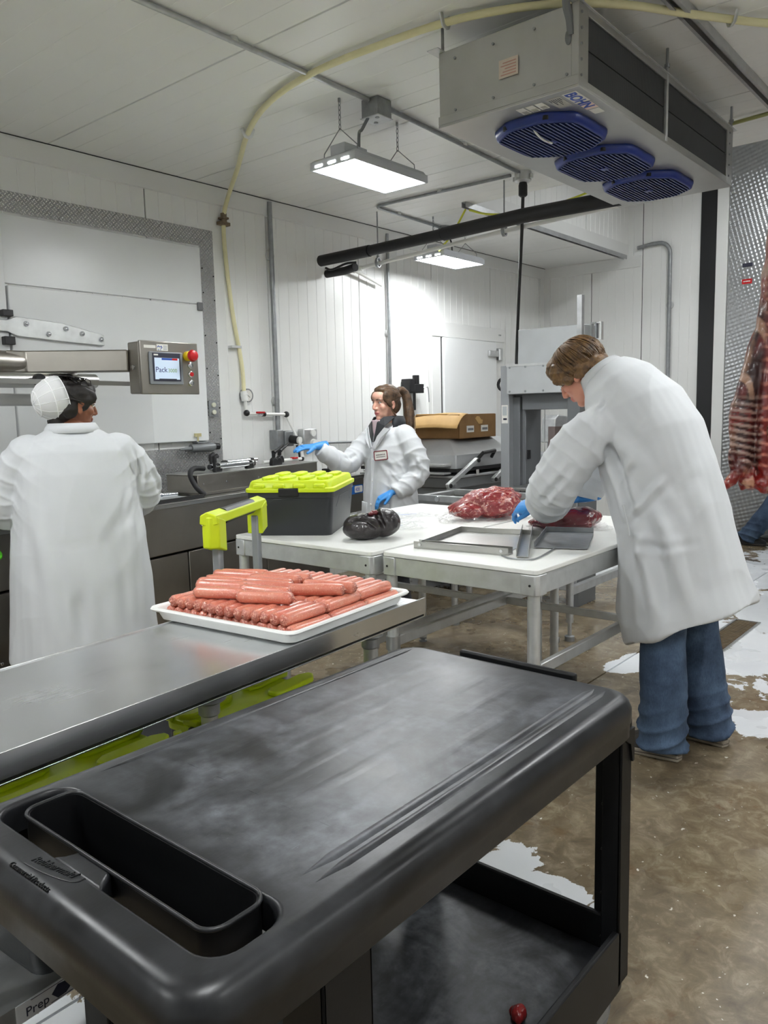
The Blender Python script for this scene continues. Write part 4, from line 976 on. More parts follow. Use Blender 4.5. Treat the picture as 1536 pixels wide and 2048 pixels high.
for s in (-1, 1):
    hm.loft([[Vector((s*x, y, z)) for x, y in ((.20, -.09), (.272, -.09), (.278, -.06), (.272, -.03), (.20, -.03))] if False else [Vector((s*x, y, z-(.02 if x < .23 else 0))) for x, y in ((.195, -.092), (.262, -.092), (.275, -.06), (.262, -.028), (.195, -.028))] for z in (1.03, 1.06, 1.11, 1.14)])
hm.build('pull_handle', M_lime, rc, smooth=35, bevel=.004)
MB().tube([(-.15, -.057, 1.128), (.15, -.057, 1.128)], .031, 12).build('grip_insert', M_char, rc)
# ================================================================= packing machine along the left wall
pm = thing('packing_machine', 'long stainless packing machine with control panel along the left wall', 'machine', (2.559, 4.105, 0), R(9.74))
MB().box(-1.75, 2.60, 0, .40, .64, .945).build('upper_body', M_ssd, pm, bevel=.006)
MB().box(-1.75, 2.06, .05, .38, .10, .64).build('lower_core', M_dark, pm)
MB().box(-1.75, 2.60, -.006, .0, .925, .955).box(-1.75, 2.6, -.006, .40, .945, .955).build('deck_rim', M_ss, pm, bevel=.004)
for x0, x1 in ((-1.74, -.935), (-.925, -.24), (-.23, .455), (.465, 1.25), (1.26, 2.06)):
    d_ = MB().box(x0, x1, .012, .05, .115, .625).build('body_door', M_ssd, pm, bevel=.005)
    for xx in (x0+.045, x1-.045): MB().lathe([(.008, 0), (.008, -.004), (.004, -.007), (.0001, -.007)], 10, (xx, .012, .27), 'y').build('door_screw', M_chrome, d_)
for x in (.585, .65): MB().lathe([(.011, 0), (.011, -.004), (.005, -.008), (.0001, -.008)], 10, (x, -.0005, .775), 'y').build('panel_screw', M_chrome, pm)
for x in (-1.4, -.3, .8, 1.9): MB().cyl((x, .2, 0), (x, .2, .11), .03).build('foot', M_galvd, pm)
MB().box(2.065, 2.28, .06, .37, .22, .62).build('end_cover', mat('pale_cover', rgb(196, 198, 150), .5), pm, bevel=.008)
# maker plate
vl = MB().box(2.22, 2.57, -.010, -.0066, .798, .872).build('maker_plate', mat('plate_blue', rgb(36, 104, 190), .4), pm)
lt = MB(); text_mb(lt, 'Vesta', .062, basis((2.235, -.0105, .818), (1, 0, 0), (0, 0, 1)), .0004); lt.build('plate_letters', M_label, pm)
MB().prism(rrect(2.435, 2.56, .808, .865, .012, 3), -.0118, -.0102, 'xz').build('plate_badge', M_label, pm)
lt = MB(); text_mb(lt, '420', .044, basis((2.447, -.0122, .820), (1, 0, 0), (0, 0, 1)), .0004); lt.build('badge_letters', mat('badge_blue', rgb(70, 80, 190), .5), pm)
# forming station block on the deck
MB().box(.67, 2.05, .10, .385, .975, 1.095).box(.70, 2.0, .12, .37, .955, .98).build('forming_station', M_ssd, pm, bevel=.004)
MB().box(.665, 2.055, .095, .39, 1.095, 1.103).build('station_lid', M_ss, pm, bevel=.002)
for x in (.72, .95, 1.3): MB().lathe([(.006, 0), (.006, -.005), (.0001, -.006)], 8, (x, .10, 1.035), 'y').build('station_bolt', M_chrome, pm)
def clamp(x, y, lever=0):
    c_ = MB().prism([(-.035, 0), (.035, 0), (.036, .03), (.02, .055), (-.005, .062), (-.028, .05), (-.036, .02)], -.018, .018, 'xz')
    q = c_.build('roller_clamp', M_black, pm, bevel=.006); q.location = (x, y, 1.103)
    if lever:
        MB().tube([(0, 0, .0), (.0, 0, .10)], .014, 10).tube([(0, 0, .095), (.05, 0, .115), (.125, 0, .15)], [.019, .012, .009], 10).build('clamp_lever', M_black, q)
        MB().tube([(0, -.001, -.0), (0, -.001, .05)], .011, 10).build('clamp_stud', M_chrome, q)
    return q
clamp(.92, .15); clamp(1.26, .15); clamp(1.20, .33); clamp(1.50, .33); clamp(1.55, .15, 1); clamp(1.82, .30, 1); clamp(1.60, .15)
MB().cyl((.84, .15, 1.14), (1.30, .15, 1.14), .019).cyl((.93, .15, 1.14), (1.24, .15, 1.14), .023).build('idle_roller', M_chrome, pm)
MB().cyl((1.20, .33, 1.143), (1.56, .33, 1.143), .019).build('idle_roller', M_chrome, pm)
for x, y in ((.86, .12), (1.02, .30)): MB().tube([(x, y, 1.10), (x, y, 1.19)], .011, 8).tube([(x, y, 1.17), (x, y, 1.205), (x+.03, y, 1.215)], .018, 8).build('clamp_post', M_black, pm)
MB().tube(bez([(.84, .20, 1.13), (.74, .20, 1.135), (.665, .16, 1.10), (.655, .10, 1.02), (.69, .06, .965)], 6), .018, 10).build('vacuum_hose', M_rubber, pm)
MB().box(.05, .21, .06, .17, .955, 1.07).build('sensor_block', M_white_pl, pm, bevel=.004)
MB().cyl((.17, .0585, 1.035), (.17, .061, 1.035), .007, n=10).build('sensor_hole', M_dark, pm)
MB().cyl((.21, .13, .995), (.36, .13, .995), .024).cyl((.35, .13, .995), (.50, .13, .99), .014).build('feed_roller', M_chrome, pm)
MB().box(.36, .62, .06, .32, .956, .962).build('film_bed', mat('film', rgb(214, 218, 220), .15), pm)
for s in (.04, .34): MB().box(.22, .66, s, s+.02, .956, .975).build('film_guide', M_dark, pm)
MB().cyl((2.35, .2, .988), (2.75, .2, .988), .030).build('film_roll', M_white_pl, pm)
MB().box(2.31, 2.36, .16, .24, .955, 1.02).build('roll_holder', M_black, pm, bevel=.006)
MB().tube([(1.68, .36, 1.115), (2.15, .33, 1.115)], .013, 10).tube([(2.16, .33, 1.10), (2.16, .33, 1.24)], .013, 10).build('air_pipe', M_white_pl, pm)
MB().ball((2.16, .33, 1.115), .02, 10, 8).build('air_elbow', M_black, pm)
MB().box(2.02, 2.08, .31, .35, 1.12, 1.135).build('air_valve', M_red, pm, bevel=.003)
# gantry tubes on the left, clear guard, arm and control box
MB().cyl((-1.75, .34, 1.80), (-.42, .34, 1.80), .066, n=24).ball((-.42, .34, 1.80), .066, 16, 10).build('gantry_tube', M_ssd, pm, smooth=60)
MB().cyl((-1.75, .18, 1.685), (-.05, .18, 1.705), .040, n=20).build('guide_tube', M_ss, pm)
MB().cyl((-1.75, .30, 1.60), (-.02, .30, 1.60), .034, n=20).build('guide_tube', M_ss, pm)
MB().prism([(-.52, .30), (-.46, .40), (-.36, .40), (-.02, -.10), (-.09, -.15), (-.42, .28)], 1.745, 1.865).build('panel_arm', M_ssd, pm, bevel=.008)
for z in (1.70, 1.62): MB().lathe([(.0001, -.05), (.030, -.05), (.034, -.04), (.034, -.02), (.018, 0)], 18, (-.47, .14, z), 'y').build('guard_knob', M_black, pm)
MB().box(-.22, -.18, .16, .20, 1.55, 1.76).build('guard_hinge', M_white_pl, pm, bevel=.005)
for x in (-1.72, .27): MB().box(x-.02, x+.02, .33, .37, .95, 1.80).build('gantry_post', M_ssd, pm, bevel=.004) if x < 0 else None
t = NT('clear_guard'); t.set(Base_Color=(.93, .95, .95), Roughness=.06); t.b.inputs['Transmission Weight'].default_value = .0
tb = t.n('ShaderNodeBsdfTransparent'); gl = t.n('ShaderNodeBsdfGlossy'); gl.inputs['Roughness'].default_value = .08; df = t.n('ShaderNodeBsdfDiffuse'); df.inputs[0].default_value = (.75, .77, .77, 1)
m1 = t.n('ShaderNodeMixShader'); m1.inputs[0].default_value = .10; t.l(tb.outputs[0], m1.inputs[1]); t.l(gl.outputs[0], m1.inputs[2])
m2 = t.n('ShaderNodeMixShader'); m2.inputs[0].default_value = .07; t.l(m1.outputs[0], m2.inputs[1]); t.l(df.outputs[0], m2.inputs[2])
t.l(m2.outputs[0], t.t.nodes['Material Output'].inputs['Surface']); M_clear = t.m
MB().box(-1.74, .26, .050, .056, .965, 1.68).build('clear_guard', M_clear, pm, smooth=None)
MB().box(-1.74, .26, .049, .057, 1.675, 1.70).build('guard_rail', M_ss, pm)
# control box (own little frame: axis aligned with the room)
cbx = bpy.data.objects.new('control_box', None)
BW, BH, BD = .375, .285, .13
cbm = MB().box(0, BW, .022, BD, -BH, 0).mesh('control_box', 40)
cbx = place('control_box', cbm, M_ssd, pm, bevel=.008)
cbx.location = Matrix.Rotation(-R(9.74), 3, 'Z') @ Vector((2.509-2.559, 3.831-4.105, 0)); cbx.location.z = 1.905; cbx.rotation_euler = (0, 0, -R(9.74))
MB().box(-.004, BW+.004, 0, .020, -BH-.004, .004).build('box_door', M_ssd, cbx, bevel=.004)
MB().prism(rrect(.045, .265, -.235, -.055, .006, 2), -.010, 0, 'xz').build('screen_bezel', mat('bezel_grey', rgb(128, 132, 138), .4), cbx, bevel=.003)
MB().box(.065, .247, -.012, -.0101, -.217, -.062).build('screen_border', M_ink, cbx)
t = NT('screen_glow'); t.set(Base_Color=rgb(190, 206, 226), Roughness=.2); t.b.inputs['Emission Color'].default_value = (*rgb(196, 212, 232), 1); t.b.inputs['Emission Strength'].default_value = .35
M_screen = t.m
MB().box(.075, .238, -.0132, -.0121, -.207, -.088).build('screen', M_screen, cbx)
MB().box(.122, .19, -.0140, -.0133, -.100, -.089).build('screen_tab', M_ink_blue, cbx)
MB().box(.19, .226, -.0140, -.0133, -.100, -.089).build('screen_tab', M_red, cbx)
MB().box(.10, .215, -.0140, -.0133, -.208, -.203).build('screen_footer', M_ink, cbx)
lt = MB(); text_mb(lt, 'Pack', .042, basis((.078, -.0136, -.167), (1, 0, 0), (0, 0, 1)), .0003); lt.build('screen_letters', mat('screen_blue', rgb(40, 52, 120), .5), cbx)
lt = MB(); text_mb(lt, '3000', .030, basis((.160, -.0136, -.167), (1, 0, 0), (0, 0, 1)), .0003); lt.build('screen_digits', M_ink_green, cbx)
MB().box(.072, .10, -.0135, -.0121, -.076, -.068).build('maker_print', M_label, cbx)
MB().lathe([(.028, 0), (.028, -.022), (.020, -.026), (.020, -.038)], 20, (.305, 0, -.072), 'y').build('stop_collar', M_yel, cbx)
MB().lathe([(.020, -.036), (.030, -.042), (.034, -.052), (.028, -.066), (.012, -.074), (.0001, -.075)], 20, (.305, 0, -.072), 'y').build('stop_button', M_red, cbx)
for z, mm_ in ((-.125, M_chrome), (-.175, M_red), (-.225, M_chrome)):
    MB().lathe([(.017, 0), (.017, -.012), (.013, -.014)], 16, (.318, 0, z), 'y').build('button_ring', M_chrome, cbx)
    MB().lathe([(.012, -.012), (.012, -.020), (.0001, -.022)], 14, (.318, 0, z), 'y').build('button_cap', mm_, cbx)
MB().box(.020, .095, -.0012, -.0002, -.036, -.020).build('name_strip', M_label, cbx)
ll = MB().box(.102, .175, -.0012, -.0002, -.048, -.012).build('logo_label', M_label, cbx)
lg_ = MB(); lg_.tube([(.106, -.0018, -.03), (.114, -.0018, -.022), (.124, -.0018, -.028), (.132, -.0018, -.022), (.137, -.0018, -.032), (.128, -.0018, -.037)], .0022, 5).box(.110, .116, -.0016, -.0012, -.046, -.042).box(.124, .130, -.0016, -.0012, -.046, -.042)
lg_.build('logo_mark', M_ink_blue, cbx)
tl = MB()
for k in range(4): tl.box(.145, .170, -.0016, -.0012, -.022-k*.007, -.019-k*.007)
tl.build('logo_print', mat('grey_print', rgb(150, 156, 170), .6), cbx)
MB().lathe([(.014, 0), (.014, -.010), (.0001, -.012)], 12, (-.0045, .07, -.14), 'x').build('box_lock', M_chrome, cbx)

# ================================================================= chamber vacuum machine behind the woman
vm = thing('vacuum_machine', 'grey chamber vacuum machine with a domed lid behind the standing woman', 'machine', (5.2, 3.62, 0))
M_vac = mat('vac_steel', rgb(182, 184, 185), .45, .5, .07, 5); M_vacd = mat('vac_steel_dark', rgb(140, 142, 143), .5, .4, .08, 5)
MB().box(.03, 1.15, .05, .95, .12, .86).build('cabinet', M_vacd, vm, bevel=.01)
MB().box(.0, 1.2, .0, 1.0, .86, .945).build('chamber_base', M_vacd, vm, bevel=.008)
MB().box(-.02, 1.22, -.02, 1.02, .945, .965).build('base_rim', M_vac, vm, bevel=.004)
lidm = MB(); r1 = [(-.0, 0), (1.2, 0), (1.2, 1.0), (0, 1.0)]; 
lidm.loft([[Vector((x, y, z)) for x, y in rrect(0+i_, 1.2-i_, 0+i_, 1.0-i_, .01, 1)] for i_, z in ((0, 1.02), (0, 1.13), (.20, 1.245), (.22, 1.25))])
ld = lidm.build('chamber_lid', M_vac, vm, smooth=20)
MB().box(-.012, 1.212, -.012, 1.012, .995, 1.022).build('lid_seal', M_dark, vm)
MB().tube([(.30, -.005, 1.08), (.32, -.05, 1.135), (.50, -.05, 1.145), (.52, -.005, 1.09)], .016, 8).build('lid_handle', M_black, ld)
for x in (-.20, .46):
    a_ = MB().bar((x, -.055, .90), (x+.42, -.055, 1.085), .035, .038).build('lift_arm', M_alu, vm, bevel=.006)
    MB().lathe([(.0001, -.012), (.016, -.012), (.016, .0), (.0001, 0)], 12, (x+.01, -.075, .905), 'y').lathe([(.0001, -.012), (.016, -.012), (.016, .0), (.0001, 0)], 12, (x+.41, -.075, 1.08), 'y').build('arm_pivot', M_dark, a_)
MB().box(-.1, -.0, .05, .9, 1.045, 1.06).box(-.1, 0, .05, .9, .98, .995).build('seal_bar', M_alu, vm)
MB().box(.26, .30, -.022, -.0205, .955, 1.0).build('warning_label', M_label, vm)
for x, y in ((.1, .1), (1.1, .1), (.1, .9), (1.1, .9)): MB().cyl((x, y, 0), (x, y, .125), .04).build('foot', M_black, vm)
# opened carton on the lid
bx = thing('cardboard_box', 'open brown cardboard carton with torn flap on the vacuum machine', 'box', (5.68, 3.98, 1.252), R(3))
MB().box(-.26, .36, -.22, -.214, 0, .20).box(-.26, .36, .214, .22, 0, .20).box(-.26, -.254, -.22, .22, 0, .12).box(.354, .36, -.22, .22, 0, .2).box(-.26, .36, -.22, .22, 0, .006).build('carton', M_cardb, bx)
fl = MB(); 
def flap(u, v): 
    x = -.26-.05*math.sin(v*1.2)-.12*v+.02*math.sin(u*7)*v; z = .20-.115*v*v+.01*math.sin(u*5)
    return Vector((x+.11*(1-v), -.24+.56*u-.06*v*(u < .05)+.07*v*u, z+.006))
fl.grid(flap, 14, 8); fl.build('torn_flap', M_card, bx, smooth=180, solid=.005)
MB().box(-.255, .355, -.215, .215, .196, .202).build('carton_top', M_cardb, bx)
MB().box(-.255, -.10, -.10, .215, .202, .21).build('flap_fold', M_card, bx)
for x in (-.14, .10): MB().box(x, x+.12, -.2212, -.2202, .05, .105).build('shipping_label', M_label, bx)
for x in (-.13, .11): MB().box(x+.01, x+.10, -.2218, -.2213, .065, .085).build('label_print', mat('grey_ink2', rgb(120, 120, 122), .6), bx)
MB().prism([(.0, .165), (.03, .185), (.07, .18), (.10, .155), (.13, .15), (.12, .12), (.06, .115), (.03, .14)], -.2225, -.2202, 'xz').build('torn_patch', M_card, bx)

# ================================================================= band saw
sw = thing('band_saw', 'tall grey meat band saw with boxy head behind the cutting table', 'saw', (5.30, 2.93, 0))
M_saw = mat('saw_grey', rgb(160, 163, 166), .45, .3, .05, 4); M_sawd = mat('saw_grey_dark', rgb(112, 115, 118), .5, .3, .05, 4); M_sawl = mat('saw_plate', rgb(192, 195, 197), .45, .4, .06, 4)
MB().box(0, .10, .26, .335, 0, 1.82).build('front_column', M_saw, sw, bevel=.004)
MB().box(.10, .34, .17, .33, 0, 1.60).box(.06, .12, .20, .262, .2, 1.58).build('rear_column', M_sawd, sw, bevel=.004)
MB().box(.04, .34, -.31, -.21, 0, 1.60).build('rear_column', M_sawd, sw, bevel=.004)
hd = MB().box(-.03, .34, -.29, .262, 1.60, 1.82).build('saw_head', M_sawl, sw, bevel=.006)
MB().box(-.034, -.028, -.29, .262, 1.806, 1.824).build('head_edge', M_alu, hd)
MB().box(.06, .30, -.22, .18, 1.48, 1.60).build('under_beam', M_sawd, sw, bevel=.004)
uc = MB().box(.14, .34, -.29, .262, 1.83, 2.095).build('upper_cover', M_sawl, sw, bevel=.006)
for y in (-.2, -.05, .1, .235):
    for z in (1.62, 1.80): MB().lathe([(.008, 0), (.008, -.005), (.0001, -.006)], 8, (-.03, y, z), 'x').build('head_screw', M_galvd, hd)
MB().box(.10, .14, -.29, -.25, 1.82, 2.30).build('guide_bar', M_galv, sw, bevel=.002)
MB().frame([(-.375, 1.98), (-.29, 1.98), (-.29, 2.11), (-.375, 2.11)], [(-.365, 1.99), (-.30, 1.99), (-.30, 2.10), (-.365, 2.10)], .24, .28, 'yz').build('side_bracket', M_alu, sw)
MB().box(.24, .28, -.337, -.328, 1.98, 2.11).build('bracket_bar', M_galvd, sw)
tg = MB().box(-.0015, -.0003, .27, .325, 1.38, 1.52).build('warning_plate', M_label, sw)
MB().box(-.0022, -.0016, .278, .317, 1.44, 1.51).build('plate_print', mat('plate_grey', rgb(176, 182, 184), .6), tg)
MB().box(-.0022, -.0016, .278, .31, 1.405, 1.42).build('plate_print', M_ink, tg)
MB().prism([(-.20, .165), (.30, .165), (.30, -.36), (-.20, -.36)], .885, .905).build('saw_table', M_ss, sw, bevel=.003)
MB().box(.02, .3, -.3, .17, .12, .88).build('saw_cabinet', M_saw, sw, bevel=.006)
MB().cyl((.18, .05, .905), (.18, .05, 1.48), .003, n=6).build('blade_guide', M_galv, sw)
MB().frame([(.055*math.cos(k*PI/8), .055*math.sin(k*PI/8)) for k in range(16)], [(.04*math.cos(k*PI/8), .04*math.sin(k*PI/8)) for k in range(16)], .05, .07, 'yz').build('cord_hook', M_black, sw).location = (0, .345, 1.68)
MB().box(.12, .15, .155, .17, 1.10, 1.17).build('door_latch', M_black, sw)
# equipment seen through the saw frame
sd = thing('steel_stand', 'small grey stand with tilted box seen through the saw frame', 'stand', (7.5, 4.08, 0), R(-20))
MB().box(-.2, .3, -.22, .22, .955, 1.02).build('stand_top', M_saw, sd, bevel=.006)
for x, y in ((-.12, .12), (-.12, -.16), (.22, .12), (.22, -.16)): MB().cyl((x, y, 0), (x, y, .955), .026).build('stand_leg', M_saw, sd)
MB().prism([(-.02, 1.13), (.16, 1.13), (.19, 1.40), (.04, 1.42), (.0, 1.38)], -.16, .04, 'xz').build('tilted_box', M_galv, sd, bevel=.01)
MB().box(-.06, .06, -.22, -.12, 1.02, 1.30).build('brown_post', mat('brown_steel', rgb(96, 84, 82), .5), sd, bevel=.004)
MB().box(.02, .12, -.06, -.02, 1.02, 1.14).build('box_bracket', M_galvd, sd)
sc_ = thing('bench_scale', 'low metal bench scale with light base seen through the saw frame', 'scale', (7.0, 3.9, 0), R(-20))
MB().box(-.25, .25, -.3, .3, .62, .72).build('scale_cabinet', M_white_pl, sc_, bevel=.01)
MB().box(-.2, .2, -.25, .25, .76, .80).box(-.1, .1, -.2, .2, .72, .76).build('scale_platform', M_galvd, sc_, bevel=.006)
for x, y in ((-.2, -.25), (.2, -.25), (-.2, .25), (.2, .25)): MB().cyl((x, y, 0), (x, y, .62), .02).build('leg', M_galv, sc_)

gh = thing('green_handle', 'bright green plastic handle loop beside the packing machine at the left edge', 'handle', (1.60, 3.82, .80), R(10))
MB().tube(bez([(-.10, 0, .07), (.02, 0, .085), (.06, 0, .06), (.05, 0, .03), (-.10, 0, .015)], 5), .012, 8).build('handle_loop', M_green, gh)
MB().box(-.14, -.08, -.02, .02, -.80, .10).build('handle_stem', M_char, gh, bevel=.005)
# ================================================================= people
def cloth_mat(name, col, rough=.75, weave=420, bumpv=.15):
    t = NT(name); c = t.coord(); n1 = t.noise(c, 5, 4); n2 = t.noise(c, weave, 2)
    t.set(Base_Color=t.mix(n1, tuple(x*.93 for x in col), col), Roughness=rough); t.b.inputs['Sheen Weight'].default_value = .15
    t.bump(t.mix(.6, n2, t.noise(c, 26, 4)), bumpv, .003); return t.m
M_coat = cloth_mat('coat_cotton', rgb(206, 209, 212)); 
t = NT('denim'); c = t.coord(); n1 = t.noise(c, 7, 5, .6); n2 = t.noise(t.coord((1, 1, .25)), 300, 3)
t.set(Base_Color=t.mix(t.ramp(n1, [(.35, (0,)*3), (.75, (1,)*3)]), t.mix(n2, rgb(28, 42, 62), rgb(52, 70, 96)), t.mix(n2, rgb(52, 74, 102), rgb(104, 128, 156))), Roughness=.85); t.bump(n2, .3, .002); M_denim = t.m
M_dpants = cloth_mat('dark_trousers', rgb(38, 40, 46)); M_jacket = cloth_mat('dark_jacket', rgb(30, 33, 38)); M_shirt = cloth_mat('pink_shirt', rgb(214, 190, 198))
M_glove = mat('blue_glove', rgb(62, 142, 214), .42, 0, .08, 14, .15, 60)
def skin_mat(name, col, lip, brow):
    t = NT(name); at = t.n('ShaderNodeAttribute'); at.attribute_name = 'tone'; sp = t.n('ShaderNodeSeparateColor'); t.l(at.outputs['Color'], sp.inputs[0]); c = t.coord()
    b = t.mix(t.noise(c, 40, 4), tuple(x*.93 for x in col), tuple(min(1, x*1.05) for x in col))
    b = t.mix(t.math('MULTIPLY', sp.outputs[2], .3), b, (min(1, col[0]*1.05), col[1]*.78, col[2]*.76)); b = t.mix(sp.outputs[0], b, lip); b = t.mix(sp.outputs[1], b, brow)
    t.set(Base_Color=b, Roughness=.48); t.b.inputs['Subsurface Weight'].default_value = .08; t.b.inputs['Subsurface Radius'].default_value = (.012, .004, .002); t.bump(t.noise(c, 300, 3), .08, .002); return t.m
def hair_mat(name, a, b, rough=.5):
    t = NT(name); c = t.coord(); n = t.noise(c, 30, 5, .7); t.set(Base_Color=t.mix(t.ramp(n, [(.35, (0,)*3), (.7, (1,)*3)]), a, b), Roughness=rough); t.bump(t.noise(c, 260, 3), .3, .002); return t.m
M_hair_m = hair_mat('hair_brown', rgb(62, 42, 24), rgb(132, 98, 56)); M_hair_w = hair_mat('hair_light_brown', rgb(46, 33, 24), rgb(104, 78, 54)); M_hair_b = hair_mat('hair_black', rgb(14, 12, 12), rgb(38, 32, 30))
M_skin_a = skin_mat('skin_fair', rgb(214, 166, 146), rgb(168, 80, 84), rgb(70, 50, 40)); M_skin_b = skin_mat('skin_brown', rgb(142, 92, 68), rgb(112, 58, 54), rgb(22, 18, 18)); M_skin_c = skin_mat('skin_ruddy', rgb(206, 146, 124), rgb(176, 96, 90), rgb(110, 82, 56))
M_eye = mat('eye_white', rgb(226, 222, 216), .2); M_iris = mat('iris_dark', rgb(40, 30, 26), .15)
M_sole = mat('shoe_sole', rgb(150, 142, 128), .6, 0, .12, 20); M_shoe = cloth_mat('shoe_canvas', rgb(62, 58, 54)); M_shoe_d = cloth_mat('shoe_dark', rgb(28, 28, 30))

def V3(*a): return Vector(a)
def limb(mb, pts, rs, n=18, sub=5):
    """tapering limb through joints, rounded ends"""
    P = bez(pts, sub); m = len(P); k = np.linspace(0, 1, m); rr = np.interp(k, np.linspace(0, 1, len(rs)), rs)
    mb.tube(P, list(rr), n); mb.ball(P[0], float(rr[0]), n, 10); mb.ball(P[-1], float(rr[-1]), n, 10)
def torso(mb, rings, n=32):
    """rings: (f, l, z, half depth, half width, pitch deg[, squareness])"""
    out = []
    for q in rings:
        f_, l_, z_, hd, hw, tau = q[:6]; s = q[6] if len(q) > 6 else 2.3; ta = R(tau)
        ax = V3(math.cos(ta), 0, -math.sin(ta)); ay = V3(0, 1, 0); c = V3(f_, l_, z_); ring = []
        for k in range(n):
            a = 2*PI*k/n; ca, sa = math.cos(a), math.sin(a)
            ring.append(c+ax*hd*math.copysign(abs(ca)**(2/s), ca)+ay*hw*math.copysign(abs(sa)**(2/s), sa))
        out.append(ring)
    mb.loft(out)
def head_shapes(mb, M, fem=False):
    ks = M.to_scale()[0]
    def B(c, r, rot=None):
        A = M.to_3x3(); mb.ball(M @ Vector(c), r, 18, 12, A if rot is None else A @ rot)
    B((-.012, 0, .030), (.095, .074, .088)); B((.022, 0, -.02), (.066, .062, .085)); B((.030, 0, -.068), (.054, .050 if fem else .055, .042)); B((.064, 0, -.098), (.022, .022 if fem else .026, .018))
    B((.05, 0, .045), (.05, .056, .045))
    for s in (-1, 1):
        B((.074, s*.030, .026), (.016, .022, .009)); B((.056, s*.042, -.022), (.026, .018, .022)); B((-.004, s*.074, -.010), (.020, .007, .031)); B((.002, s*.077, -.03), (.012, .007, .014)); B((.002, s*.079, .008), (.017, .006, .014)); B((.092, s*.009, -.034), (.011, .008, .008)); B((.07, s*.030, -.004), (.012, .018, .007))
    mb.tube([M @ Vector(p) for p in ((.078, 0, .030), (.092, 0, .005), (.104, 0, -.020), (.108, 0, -.029), (.098, 0, -.036))], [.009, .0085, .0105, .011, .009], 12)
    B((.086, 0, -.058), (.011, .021, .0055)); B((.084, 0, -.069), (.011, .018, .0065)); B((.078, 0, -.048), (.012, .018, .010))
def head_tone(m, M):
    v, n = vn(m); Mi = np.array(M.inverted()); h = v @ Mi[:3, :3].T+Mi[:3, 3]
    col = np.zeros((len(v), 4), np.float32); col[:, 3] = 1
    lip = np.exp(-(((h[:, 2]+.0635)/.009)**2+(h[:, 1]/.020)**4))*(h[:, 0] > .07); col[:, 0] = np.clip(lip*1.4, 0, 1)
    brow = np.exp(-(((h[:, 2]-.030+.18*np.abs(np.abs(h[:, 1])-.03))/.0045)**2+((np.abs(h[:, 1])-.032)/.019)**4))*(h[:, 0] > .05); col[:, 1] = np.clip(brow*1.3, 0, 1)
    ch = np.exp(-(((h[:, 2]+.025)/.025)**2+((np.abs(h[:, 1])-.045)/.022)**2))*(h[:, 0] > .02)+np.exp(-(((h[:, 2]+.03)/.014)**2+(h[:, 1]/.014)**2))*(h[:, 0] > .09)+1.0*(np.abs(h[:, 1]) > .078)*(np.abs(h[:, 2]) < .05); col[:, 2] = np.clip(ch, 0, 1)
    a = m.color_attributes.new('tone', 'FLOAT_COLOR', 'POINT'); a.data.foreach_set('color', col.ravel())
def eyes(M, parent):
    for s in (-1, 1):
        c = M @ Vector((.0758, s*.0305, .0075)); q = MB().ball(c, .0098*M.to_scale()[0], 14, 10).build('eye', M_eye, parent, smooth=180)
        d = (M.to_3x3() @ Vector((1, s*.1, -.05))).normalized(); MB().ball(c+d*.0050, .0060, 12, 8).build('iris', M_iris, q, smooth=180)
        up = M.to_3x3() @ Vector((0, 0, 1)); A = M.to_3x3()
        MB().tube([M @ Vector((.0845-.011*abs(u)**1.5, s*.0305+u*.014, .0135-.004*u*u)) for u in (-1, -.5, 0, .5, 1)], .0022, 6).build('lash_line', M_iris, parent)
def hand_mesh(M, side, curl=(20, 25, 15), spread=4, thumb=35, vox=.0030):
    """+x fingers, +y thumb side, +z back of the hand; side only names the thumb side"""
    mb = MB()
    def T(p): return M @ Vector(p)
    rings = []
    for x, w, h in ((-.11, .036, .036), (-.075, .035, .035), (-.04, .031, .030), (-.005, .030, .023), (.03, .038, .0175), (.065, .042, .0165), (.09, .040, .0145), (.098, .034, .010)):
        rings.append([T((x, w*math.cos(2*PI*k/16), h*math.sin(2*PI*k/16))) for k in range(16)])
    mb.loft(rings)
    for i, (y, ln, r_) in enumerate(((.0295, .074, .0096), (.0100, .083, .0099), (-.0095, .077, .0095), (-.0280, .060, .0085))):
        p = Vector((.086-.004*abs(i-1), y, 0)); a = 0; yaw_ = R((1.5-i)*spread); pts = [p.copy()-Vector((.01, 0, 0)), p.copy()]; rs = [r_, r_]
        for k, fr in enumerate((.45, .31, .24)):
            a += R(curl[k]+i*1.5); d = Vector((math.cos(a)*math.cos(yaw_), math.cos(a)*math.sin(yaw_), -math.sin(a))); p = p+d*ln*fr; pts.append(p.copy()); rs.append(r_*(1-.07*(k+1)))
        mb.tube([T(q) for q in pts], rs, 12); mb.ball(T(pts[-1]), rs[-1], 12, 8)
        for q in pts[1:-1]: mb.ball(T(q), r_*1.02, 10, 7)
    p = Vector((.018, .030, -.004)); ta = R(thumb); pts = [Vector((-.005, .012, -.003)), p, p+Vector((math.cos(ta), math.sin(ta), -.35))*.036]; pts.append(pts[-1]+Vector((math.cos(ta*.6), math.sin(ta*.6), -.30))*.030)
    mb.tube([T(q) for q in pts], [.015, .0145, .0112, .0098], 12); mb.ball(T(pts[-1]), .0098, 12, 8)
    return organic(mb, vox, 3)
def frameM(o, x, z):
    x = Vector(x).normalized(); z = Vector(z); y = z.cross(x).normalized(); z = x.cross(y)
    return Matrix(((x.x, y.x, z.x, o[0]), (x.y, y.y, z.y, o[1]), (x.z, y.z, z.z, o[2]), (0, 0, 0, 1)))
def glove(parent, M, side, **kw):
    m = hand_mesh(M, side, **kw); v, n = vn(m); setv(m, v+n*(npnoise(v, 150, 5)*.0008)[:, None]); m.shade_smooth()
    return place('glove', m, M_glove, parent)
